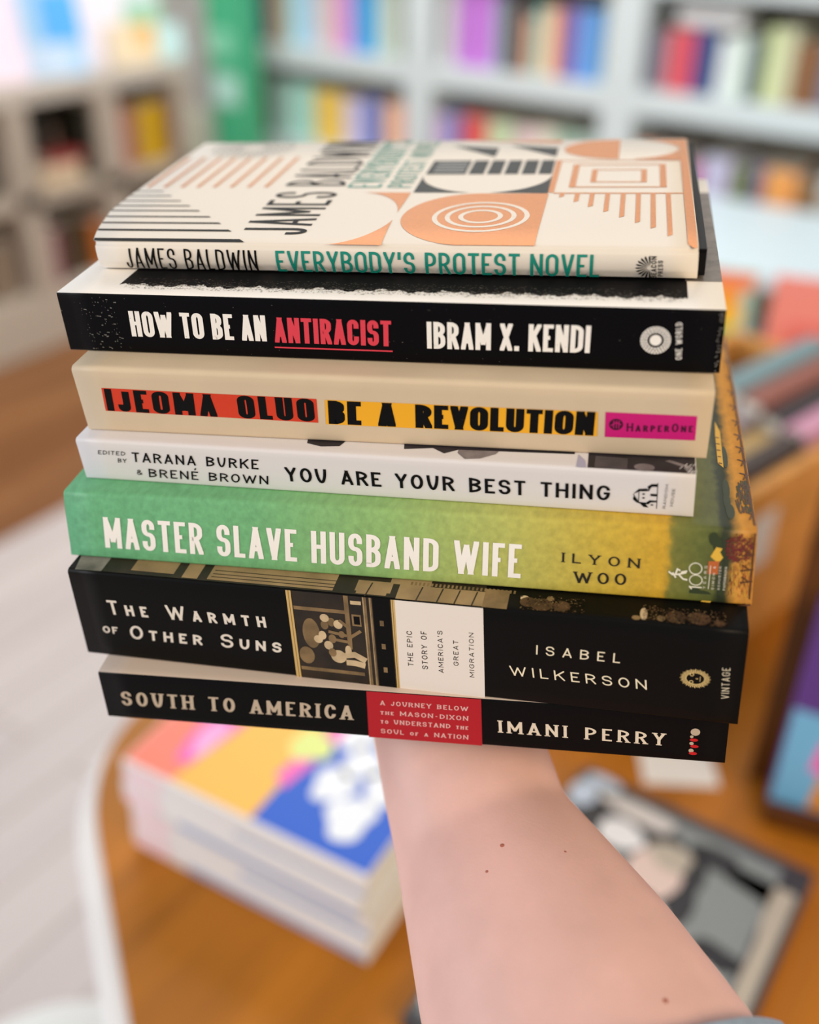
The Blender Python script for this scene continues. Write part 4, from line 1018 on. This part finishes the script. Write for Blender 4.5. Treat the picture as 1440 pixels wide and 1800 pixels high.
# leaning picture book on an added easel; dark panel paints a shadow band
ez = empty('added_easel', (-.046, .736, TZ), .20)
EASEL_SHADE = mat('easel_shade_brown', (92, 52, 18), .4, .4, noise=.2, nscale=30)
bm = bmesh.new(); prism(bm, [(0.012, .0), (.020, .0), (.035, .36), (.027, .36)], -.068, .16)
bm.transform(Matrix(((0, 0, 1, 0), (1, 0, 0, 0), (0, 1, 0, 0), (0, 0, 0, 1)))); link('back_panel', bm, EASEL_SHADE, ez)
bm = bmesh.new(); box(bm, -.05, .16, -.040, .014, 0, .010); box(bm, -.05, .16, -.040, -.034, .010, .020); link('ledge', bm, EASEL_SHADE, ez)
bm = bmesh.new(); prism(bm, [(.10, 0), (.112, 0), (.062, .22), (.054, .22)], .03, .06)
bm.transform(Matrix(((0, 0, 1, 0), (1, 0, 0, 0), (0, 1, 0, 0), (0, 0, 0, 1)))); link('strut', bm, EASEL_SHADE, ez)
tag(ez, 'book easel at the right edge of the table, dark panel added as a shadow', 'stand')
lb = shell_book('picture_book', .21, .24, .018, mat('lean_purple', (96, 62, 138), .45, .4), PAGEW, parts=True)
lean = math.atan2(.015, .36)
Mlean = Matrix.Translation((-.046, .736, TZ + .0105)) @ Matrix.Rotation(.20, 4, 'Z') @ Matrix.Translation((.070, -.004, 0)) @ Matrix.Rotation(-lean, 4, 'X') @ Matrix(((0, 1, 0, 0), (0, 0, -1, 0), (-1, 0, 0, 0), (0, 0, 0, 1)))
Mlean = Mlean @ Matrix.Translation((-.105, -.12, 0))
lb.matrix_world = Mlean
Lb = lambda x, yv: (.105 - yv, x)   # across and up from the book's lower left corner, in cover coordinates
sh = [(mat('lean_blue', (120, 186, 226), .45, .4), [Lb(.002, .002), Lb(.238, .002), Lb(.238, .095), Lb(.002, .105)], 0), (mat('lean_violet_blue', (86, 88, 190), .45, .4), [Lb(.02, .135), Lb(.238, .12), Lb(.238, .20), Lb(.05, .20)], 0),
      (mat('lean_orange', (232, 150, 40), .45, .4), [Lb(.032, .004), Lb(.110, .004), Lb(.110, .034), Lb(.036, .042)], 1), (PPINK, [Lb(.026, .045), Lb(.075, .042), Lb(.08, .080), Lb(.030, .078)], 1), (gS, [Lb(.034, .078), Lb(.09, .076), Lb(.09, .11), Lb(.040, .108)], 1), (PFLW, [Lb(.085, .01), Lb(.12, .01), Lb(.12, .05), Lb(.09, .05)], 2)]
flat_art('cover_print', lb, sh, .018)
tag(lb, 'purple and sky blue picture book leaning on the added easel', 'book')

# oak crate of books
d3 = Vector((.24, .97)).normalized(); n3 = Vector((d3.y, -d3.x))   # along the crate, and towards its visible side
C0 = Vector((-.199, .881)) - d3 * .12
crz = math.atan2(d3.y, d3.x)
crate = empty('book_crate', (C0.x, C0.y, TZ), crz)     # local x runs along the crate, local -y is the visible side
LC, WC, HC = .47, .25, .20
boxo('side_board', (0, LC, 0, .014, 0.0, HC), OAK, crate, .002); boxo('side_board', (0, LC, WC - .014, WC, 0, HC), OAK, crate, .002)
boxo('end_board', (0, .014, .014, WC - .014, 0, HC), OAK, crate); boxo('end_board', (LC - .014, LC, .014, WC - .014, 0, HC), OAK, crate)
lc = boxo('label_card', (.122, .178, -.0012, -.0002, .100, .165), mat('card_white', (240, 238, 234), .5, .3), crate); lc['label'] = 'white card on its side'
boxo('base_board', (.014, LC - .014, .014, WC - .014, .002, .014), OAK, crate)
tag(crate, 'oak box of books standing on the table behind the held stack', 'crate')
def crate_book(x0, L, y0, T, W, rgb, label, group='books in the oak crate'):
    """standing book, spine up, length along the crate"""
    m = mat('crate_' + '_'.join(map(str, rgb)), rgb, .5, .35)
    o = shell_book('book', L, W, T, m, PAGEW)
    o.matrix_world = Matrix.Translation((C0.x, C0.y, TZ + .0142)) @ Matrix.Rotation(crz, 4, 'Z') @ Matrix.Translation((x0 + L / 2, y0 + T, W)) @ Matrix(((1, 0, 0, 0), (0, 0, -1, 0), (0, -1, 0, 0), (0, 0, 0, 1)))
    return tag(o, label, 'book', group)
yy = .018
for T, rgb, Wb, lab in ((.026, (70, 58, 54), .196, 'dark brown book standing nearest the visible side of the oak crate'), (.030, (196, 164, 106), .188, 'tan book standing second from the visible side of the oak crate'), (.034, (150, 140, 146), .202, 'mauve grey book standing third from the visible side of the oak crate'), (.034, (128, 116, 116), .20, 'taupe book standing fourth from the visible side of the oak crate'), (.04, (226, 216, 206), .205, 'off white book standing on the far side of the oak crate'), (.04, (110, 100, 100), .19, 'slate book against the far side of the oak crate')):
    crate_book(.02, .22, yy, T, Wb, rgb, lab); yy += T + .001
yy = .018
for T, rgb, Wb, lab in ((.030, (206, 150, 176), .20, 'dusty pink book at the rear of the oak crate, nearest the visible side'), (.024, (62, 58, 62), .205, 'charcoal book at the rear of the oak crate'), (.030, (150, 92, 80), .215, 'brick red book at the rear of the oak crate'), (.034, (120, 146, 152), .22, 'grey teal book at the rear of the oak crate')):
    crate_book(.245, .20, yy, T, Wb, rgb, lab); yy += T + .001
# two face-out books standing in the rear end of the crate
def face_book(ctr, H_, Wd, T, m, label, yaw, leanx=.10):
    o = shell_book('picture_book', Wd, H_, T, m, PAGEW, parts=True)
    o.matrix_world = Matrix.Translation(ctr) @ Matrix.Rotation(yaw, 4, 'Z') @ Matrix.Rotation(-leanx, 4, 'X') @ Matrix(((1, 0, 0, 0), (0, 0, -1, 0), (0, 1, 0, 0), (0, 0, 0, 1)))
    return tag(o, label, 'book', 'face out books behind the crate')
fbk = face_book((-.425, 1.293, TZ + .0005), .262, .155, .012, mat('rainbow_mint', (176, 206, 190), .45, .4), 'face out book with orange, yellow and green bands standing behind the crate', .24)
sh = [(mat('band_coral', (250, 140, 100), .45, .4), rct(-.076, .076, .240, .261), 0), (mat('band_orange', (252, 168, 60), .45, .4), rct(-.076, .060, .214, .240), 0), (mat('band_yellow', (250, 200, 70), .45, .4), rct(-.076, .066, .192, .214), 0), (mat('band_lime', (170, 200, 90), .45, .4), rct(-.076, .058, .178, .192), 0), (mat('band_green', (0, 166, 140), .45, .4), [(-.076, .178), (.044, .178), (.026, .115), (-.076, .100)], 0)]
flat_art('cover_print', fbk, sh, .012)
fb2 = face_book((-.255, 1.352, TZ + .0005), .258, .16, .012, mat('cover_coral', (246, 150, 138), .45, .4), 'plain coral book standing face out right of the rainbow banded one', .24)
flat_art('cover_print', fb2, [(mat('cover_rose', (236, 126, 118), .45, .4), rct(-.05, .07, .12, .20), 0)], .012)

# ------------------------------------------------------------------ white low table in front of the shelves
wt = empty('display_table', (-.15, 2.86, 0))
boxo('tabletop', (-.95, 1.25, -.34, .30, .585, .62), mat('pale_blue_white', (214, 230, 236), .4, .45), wt, .004)
for lx in (-.88, 1.18):
    for ly in (-.28, .24): boxo('leg', (lx - .025, lx + .025, ly - .025, ly + .025, 0, .585), WHITEP, wt)
tag(wt, 'bare white low table in front of the far bookcase', 'table')

# ------------------------------------------------------------------ far bookcase
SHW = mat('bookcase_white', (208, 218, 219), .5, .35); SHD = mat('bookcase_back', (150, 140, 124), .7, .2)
bc = empty('bookcase', (-1.2, 3.38, 0))
Xo, Yo = -1.2, 3.38
divs = [(-2.985, -2.945), (-2.212, -2.098), (-1.452, -1.336), (-.56, -.45)]
for x0, x1 in divs[1:3]: boxo('divider', (x0 - Xo, x1 - Xo, 3.2 - Yo, 3.555 - Yo, 0, 2.2), SHW, bc)
for x0, x1 in (divs[0], divs[3]): boxo('side_panel', (x0 - Xo, x1 - Xo, 3.2 - Yo, 3.555 - Yo, 0, 2.2), SHW, bc)
for k in range(3):
    xa, xb = divs[k][1], divs[k + 1][0]
    for z0, z1 in ((.05, .12), (.47, .545), (.81, .886), (1.155, 1.23), (1.50, 1.575), (1.85, 1.92), (2.13, 2.2)):
        boxo('shelf', (xa - Xo, xb - Xo, 3.2 - Yo, 3.545 - Yo, z0, z1), SHW, bc)
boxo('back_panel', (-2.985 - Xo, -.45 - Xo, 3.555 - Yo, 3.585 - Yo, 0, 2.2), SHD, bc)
tag(bc, 'white bookcase with three bays of shelves along the far wall', 'bookcase')
ROWS = {
 'left bay, upper shelf':(0.886,[(-2.942,-2.878,(52, 70, 110),'dark blue',1,0.240),(-2.872,-2.770,(205, 190, 165),'tan',2,0.200),(-2.770,-2.628,(190, 220, 235),'pale blue',2,0.230),(-2.628,-2.553,(235, 215, 200),'beige',1,0.200),(-2.548,-2.465,(225, 150, 215),'lilac pink',2,0.240),(-2.465,-2.358,(70, 165, 230),'bright blue',2,0.230),(-2.358,-2.260,(205, 220, 195),'pale green',2,0.220)]),
 'middle bay, upper shelf':(0.886,[(-2.082,-2.027,(225, 215, 205),'cream',1,0.240),(-2.024,-1.883,(200, 130, 225),'violet',3,0.250),(-1.881,-1.853,(165, 185, 215),'powder blue',1,0.220),(-1.848,-1.805,(95, 95, 100),'charcoal',1,0.190),(-1.803,-1.762,(140, 115, 100),'brown',1,0.200),(-1.758,-1.729,(235, 180, 130),'peach',1,0.170),(-1.727,-1.687,(150, 205, 185),'mint',1,0.210),(-1.687,-1.634,(245, 200, 150),'apricot',1,0.200),(-1.634,-1.582,(140, 90, 150),'plum',1,0.210),(-1.582,-1.479,(105, 150, 225),'cornflower blue',2,0.210),(-1.475,-1.455,(232, 235, 190),'pale yellow',1,0.250)]),
 'right bay, upper shelf':(0.886,[(-1.312,-1.271,(150, 140, 150),'mauve grey',1,0.160),(-1.269,-1.180,(222, 90, 110),'raspberry red',2,0.180),(-1.178,-1.110,(60, 80, 135),'navy',2,0.180),(-1.106,-1.014,(220, 232, 228),'white',2,0.170),(-1.010,-0.973,(50, 65, 80),'slate',1,0.165),(-0.970,-0.882,(205, 215, 170),'pale green',2,0.200),(-0.880,-0.803,(140, 95, 60),'brown',2,0.170),(-0.799,-0.710,(120, 120, 150),'grey blue',2,0.180),(-0.707,-0.621,(170, 90, 80),'rust',2,0.180)]),
 'left bay, lower shelf':(0.545,[(-2.94,-2.889,(110, 60, 85),'maroon',1,0.200),(-2.877,-2.662,(175, 225, 210),'mint',3,0.210),(-2.657,-2.518,(250, 210, 100),'yellow',2,0.200),(-2.513,-2.422,(205, 205, 245),'lavender',1,0.190),(-2.419,-2.338,(120, 130, 205),'blue violet',2,0.200),(-2.333,-2.282,(250, 215, 170),'cream',1,0.190),(-2.279,-2.215,(250, 170, 150),'salmon',2,0.185)]),
 'middle bay, lower shelf':(0.545,[(-2.095,-2.040,(205, 180, 225),'lilac',1,0.180),(-2.038,-1.993,(95, 130, 190),'steel blue',1,0.190),(-1.988,-1.887,(225, 100, 85),'coral red',2,0.185),(-1.882,-1.782,(205, 220, 175),'pale green',2,0.180),(-1.777,-1.701,(235, 195, 195),'blush pink',1,0.170),(-1.699,-1.611,(235, 230, 205),'ivory',2,0.180),(-1.608,-1.474,(170, 190, 185),'sage grey',3,0.180)]),
 'right bay, lower shelf':(0.545,[(-1.325,-1.261,(200, 120, 60),'burnt orange',1,0.180),(-1.259,-1.186,(195, 165, 160),'dusty rose',2,0.170),(-1.184,-1.142,(170, 165, 160),'warm grey',1,0.160),(-1.140,-1.101,(200, 60, 140),'magenta',1,0.150),(-1.098,-1.009,(205, 210, 230),'lavender white',2,0.170),(-1.007,-0.943,(110, 130, 85),'olive green',2,0.155),(-0.942,-0.902,(115, 85, 150),'purple',1,0.160),(-0.901,-0.803,(250, 180, 90),'orange yellow',2,0.165),(-0.801,-0.739,(150, 115, 75),'brown',2,0.140),(-0.736,-0.615,(190, 190, 180),'stone grey',3,0.170)]),
}
def shelf_book(xc, T, z0, Hh, D, rgb, label, group, y0=3.235, rot=0.0):
    m = mat('print_%d_%d_%d' % tuple(rgb), rgb, .5, .35)
    o = shell_book('book', Hh, D, T, m, PAGEW, spine_r=min(.003, T * .2))
    # stand it up: spine to the front, length upright
    o.matrix_world = Matrix.Translation((xc, y0, z0 + Hh / 2)) @ Matrix.Rotation(rot, 4, 'Y') @ Matrix(((0, 0, 1, -T / 2), (0, 1, 0, 0), (-1, 0, 0, 0), (0, 0, 0, 1)))
    tag(o, label, 'book', group)
    return o
br_ = random.Random(11)
for row, (z0, L) in ROWS.items():
    seen = {}
    for x0, x1, rgb, nm, n, hh in L:
        wid = (x1 - x0) / n
        for i in range(n):
            c = tuple(max(0, min(255, int(v + br_.uniform(-10, 10)))) for v in rgb)
            T = wid - .002
            pos = '' if n == 1 else (' left one of a pair' if n == 2 and i == 0 else ' right one of a pair' if n == 2 else [' left one of three', ' middle one of three', ' right one of three'][i])
            shelf_book(x0 + wid * (i + .5), T, z0 + .0003, hh + br_.uniform(-.008, .004), .17 + br_.random() * .04, c, '%s book%s, far bookcase %s' % (nm, pos, row), 'books on the far bookcase')

wbk = boxo('storage_box', (-.10, .10, -.08, .08, 0, .05), mat('box_white', (236, 236, 236), .5, .3), None, .004); wbk.location = (-1.155, 3.33, 1.0708)
tag(wbk, 'white box lying on top of the red and navy books in the right bay', 'box')
# white stool beside the near corner of the table
stl = empty('stool', (-.545, .225, 0))
bm = bmesh.new(); seg = 40
rr_ = [(0.0, .42), (.135, .42), (.143, .43), (.145, .443), (.138, .452), (.10, .456), (0.0, .456)]
rows_ = [[bm.verts.new((r * math.cos(2 * math.pi * k / seg), r * math.sin(2 * math.pi * k / seg), z)) for k in range(seg)] for r, z in rr_[1:-1]]
for a_, b_ in zip(rows_, rows_[1:]):
    for k in range(seg): bm.faces.new((a_[k], a_[(k + 1) % seg], b_[(k + 1) % seg], b_[k]))
bm.faces.new(rows_[0][::-1]); bm.faces.new(rows_[-1]); link('seat', bm, mat('stool_white', (234, 236, 232), .45, .35), stl)
for k in range(4):
    an = math.pi / 4 + k * math.pi / 2; bm = bmesh.new()
    a_ = [bm.verts.new((.125 * math.cos(an) + .012 * math.cos(t), .125 * math.sin(an) + .012 * math.sin(t), 0)) for t in (2 * math.pi * i / 12 for i in range(12))]
    b_ = [bm.verts.new((.095 * math.cos(an) + .016 * math.cos(t), .095 * math.sin(an) + .016 * math.sin(t), .42)) for t in (2 * math.pi * i / 12 for i in range(12))]
    for i in range(12): bm.faces.new((a_[i], a_[(i + 1) % 12], b_[(i + 1) % 12], b_[i]))
    bm.faces.new(a_[::-1]); bm.faces.new(b_); link('leg', bm, mat('stool_white', (234, 236, 232)), stl)
tag(stl, 'low round white stool beside the white table rim at the lower left', 'stool')

# ------------------------------------------------------------------ left cabinet
CB = mat('cabinet_paint', (190, 176, 160), .6, .3); CB_SHADE = mat('cabinet_inside_shade', (120, 108, 92), .7, .2)  # darker inside tone paints the shade of the open compartments
cabt = empty('cabinet', (-3.12, 2.0, 0))
cx, cy = -3.12, 2.0
xf, xb = -2.94 - cx, -3.30 - cx
boxo('top_board', (xb, xf, .9 - cy, 2.86 - cy, .80, .86), mat('cabinet_top', (206, 196, 184), .5, .35), cabt, .004)
boxo('middle_shelf', (xb + .02, xf, .9 - cy, 2.84 - cy, .485, .53), CB, cabt); boxo('plinth', (xb, xf, .9 - cy, 2.86 - cy, 0.0, .20), mat('cabinet_plinth', (206, 194, 178), .6, .3), cabt)
for y0, y1 in ((.9, .96), (1.45, 1.52), (2.06, 2.14), (2.42, 2.51), (2.79, 2.86)): boxo('upright', (xb + .02, xf, y0 - cy, y1 - cy, .20, .80), CB, cabt)
boxo('back_panel', (xb, xb + .02, .9 - cy, 2.86 - cy, .20, .80), CB_SHADE, cabt)
tag(cabt, 'grey beige low cabinet with open compartments along the left wall', 'cabinet')
def cab_book(yc, T, z0, Hh, D, rgb, label, xface=-2.97, rot=0):
    m = mat('print_%d_%d_%d' % tuple(rgb), rgb, .5, .35)
    o = shell_book('book', Hh, D, T, m, PAGEW, spine_r=min(.003, T * .2))
    o.matrix_world = Matrix.Translation((xface, yc, z0 + Hh / 2)) @ Matrix.Rotation(math.pi / 2, 4, 'Z') @ Matrix(((0, 0, 1, -T / 2), (0, 1, 0, 0), (-1, 0, 0, 0), (0, 0, 0, 1)))
    return tag(o, label, 'book', 'books in the left cabinet')
def flat_book(yc, Wd, z0, T, D, rgb, label, xface=-2.97):
    m = mat('print_%d_%d_%d' % tuple(rgb), rgb, .5, .35)
    o = shell_book('book', Wd, D, T, m, PAGEW)
    o.matrix_world = Matrix.Translation((xface, yc, z0)) @ Matrix.Rotation(math.pi / 2, 4, 'Z')
    return tag(o, label, 'book', 'books in the left cabinet')
Z1, Z0 = .5302, .2002
cab_book(2.165, .035, Z1, .24, .2, (24, 44, 66), 'dark teal book set forward as shade, left of the cabinet compartment nearest the camera', -2.985)  # dark spine set at the front to stand in for compartment shade
cab_book(2.205, .035, Z1, .25, .2, (34, 36, 40), 'black book beside the dark teal one in the left cabinet', -3.07)
cab_book(2.250, .04, Z1, .23, .2, (46, 48, 38), 'dark olive book in the left cabinet, beside the black one', -3.07)
cab_book(2.300, .045, Z1, .23, .2, (40, 42, 34), 'very dark green book in the left cabinet', -3.07)
for i, (T, rgb, nm) in enumerate(((.022, (224, 200, 164), 'bottom'), (.022, (214, 188, 156), 'middle'), (.020, (228, 206, 176), 'top'))):
    flat_book(2.255, .17, Z1 + sum((.0222, .0222, .02)[:i]), T, .15, rgb, 'beige book at the %s of the flat pile in the left cabinet' % nm, -2.95 - .004 * i)
flat_book(2.30, .15, Z1 + .0646, .024, .14, (168, 70, 66), 'dull red book lying on the beige pile in the left cabinet', -2.97)
cab_book(2.345, .04, Z1, .16, .16, (206, 176, 158), 'rosy beige book at the right of the dark compartment', -3.10)
cab_book(2.535, .04, Z1, .20, .18, (206, 160, 158), 'dusty pink book at the left of the compartment with the yellow book')
cab_book(2.578, .04, Z1, .205, .18, (196, 128, 100), 'terracotta book between the pink and the yellow book in the cabinet')
cab_book(2.620, .04, Z1, .19, .18, (180, 140, 80), 'ochre book beside the yellow book in the cabinet')
cab_book(2.690, .09, Z1, .20, .16, (226, 178, 8), 'bright yellow thick book in the left cabinet')
cab_book(2.760, .04, Z1, .20, .18, (146, 100, 50), 'brown book right of the bright yellow one')
cab_book(2.17, .04, Z0, .2, .18, (206, 172, 168), 'pale pink book on the bottom shelf of the cabinet')
cab_book(2.215, .04, Z0, .19, .18, (110, 60, 70), 'wine red book on the bottom shelf of the cabinet')
cab_book(2.265, .05, Z0, .2, .18, (96, 84, 58), 'drab olive book on the bottom shelf of the cabinet', -3.0)
cab_book(2.325, .05, Z0, .19, .18, (84, 72, 52), 'dark khaki book on the bottom shelf of the cabinet', -3.0)
cab_book(2.385, .05, Z0, .18, .18, (208, 120, 48), 'orange book on the bottom shelf of the cabinet')
cab_book(2.545, .05, Z0, .19, .18, (90, 60, 80), 'aubergine book on the bottom shelf of the cabinet')
cab_book(2.60, .05, Z0, .18, .18, (140, 120, 100), 'taupe book on the bottom shelf of the cabinet')
cab_book(2.00, .05, Z1, .20, .18, (70, 64, 60), 'charcoal book at the left edge of the frame in the cabinet', -3.02)
cab_book(1.93, .05, Z1, .19, .18, (90, 70, 56), 'dark brown book at the left edge of the frame in the cabinet', -3.02)
cab_book(1.98, .06, Z0, .19, .18, (160, 140, 120), 'sand coloured book at the left edge on the bottom shelf of the cabinet')
cab_book(2.398, .036, Z1, .24, .2, (44, 44, 34), 'blackish olive book added as shade on the right side of the dark compartment', -2.965)  # dark book added over the inner face as painted shade
# things standing on the cabinet
def display(yc, xc, Wd, Hh, T, rgb, label, art=(), yaw=math.pi / 2 - .35, leanx=.22):
    m = mat('print_%d_%d_%d' % tuple(rgb), rgb, .45, .4)
    o = shell_book('picture_book', Wd, Hh, T, m, PAGEW, parts=True)
    o.matrix_world = Matrix.Translation((xc, yc, .8603)) @ Matrix.Rotation(yaw, 4, 'Z') @ Matrix.Rotation(-leanx, 4, 'X') @ Matrix(((1, 0, 0, 0), (0, 0, -1, 0), (0, 1, 0, 0), (0, 0, 0, 1)))
    if art: flat_art('cover_print', o, art, T)
    return tag(o, label, 'book', 'books displayed on the cabinet')
display(2.09, -3.03, .26, .30, .012, (246, 228, 240), 'white and pink book displayed at the left end of the cabinet top', [(mat('disp_pink', (246, 150, 190), .45, .4), rct(-.128, -.06, .10, .2), 0), (mat('disp_violet', (90, 80, 190), .45, .4), rct(-.128, .0, .22, .298), 0)])
display(2.33, -3.00, .22, .28, .012, (176, 216, 248), 'sky blue book displayed second on the cabinet top', [(mat('disp_blue', (90, 180, 246), .45, .4), rct(-.02, .108, .10, .25), 0), (mat('disp_ice', (206, 228, 250), .45, .4), rct(-.108, .06, .005, .10), 0)])
display(2.555, -3.06, .24, .27, .012, (250, 242, 250), 'plain white book displayed third on the cabinet top')
display(2.66, -2.985, .17, .13, .014, (246, 226, 190), 'small cream and orange book in front of the white one on the cabinet top', [(mat('disp_orange', (246, 196, 120), .45, .4), rct(.01, .083, .05, .128), 0)])
display(2.70, -3.16, .12, .30, .012, (40, 62, 44), 'dark green book at the back of the cabinet top')
display(2.80, -3.08, .16, .28, .012, (176, 222, 190), 'pale green book displayed at the right end of the cabinet top', [(PFLW, rct(-.07, .07, .18, .27), 0)])
display(2.79, -2.975, .15, .12, .012, (206, 240, 238), 'small pale mint book in front of the pale green one')
flat_book(1.86, .16, .8603, .03, .14, (170, 110, 70), 'tan brown book lying on the left end of the cabinet top', -2.945)

# green post with mint cards between the cabinet and the bookcase
gp = empty('display_post', (-2.87, 3.04, 0))
boxo('post', (-.085, .085, -.05, .05, .02, 2.1), mat('post_green', (70, 178, 130), .45, .4), gp, .004)
boxo('post_base', (-.11, .11, -.09, .09, 0, .02), mat('post_green', (70, 178, 130)), gp)
CM = mat('card_mint', (186, 232, 220), .5, .3)
boxo('card', (-.075, .055, -.053, -.0505, .69, .80), CM, gp)['label'] = 'mint card'
boxo('card', (-.080, .040, -.053, -.0505, .86, .95), mat('card_green', (136, 214, 178), .5, .3), gp)['label'] = 'pale green card'
tag(gp, 'tall green display post with mint cards between cabinet and bookcase', 'post')
pb = boxo('storage_box', (-.10, .10, -.06, .06, 0, .66), mat('box_pale', (212, 210, 196), .6, .3), None, .004); pb.location = (-3.09, 2.94, 0)
tag(pb, 'tall pale grey storage box beside the green post', 'box')
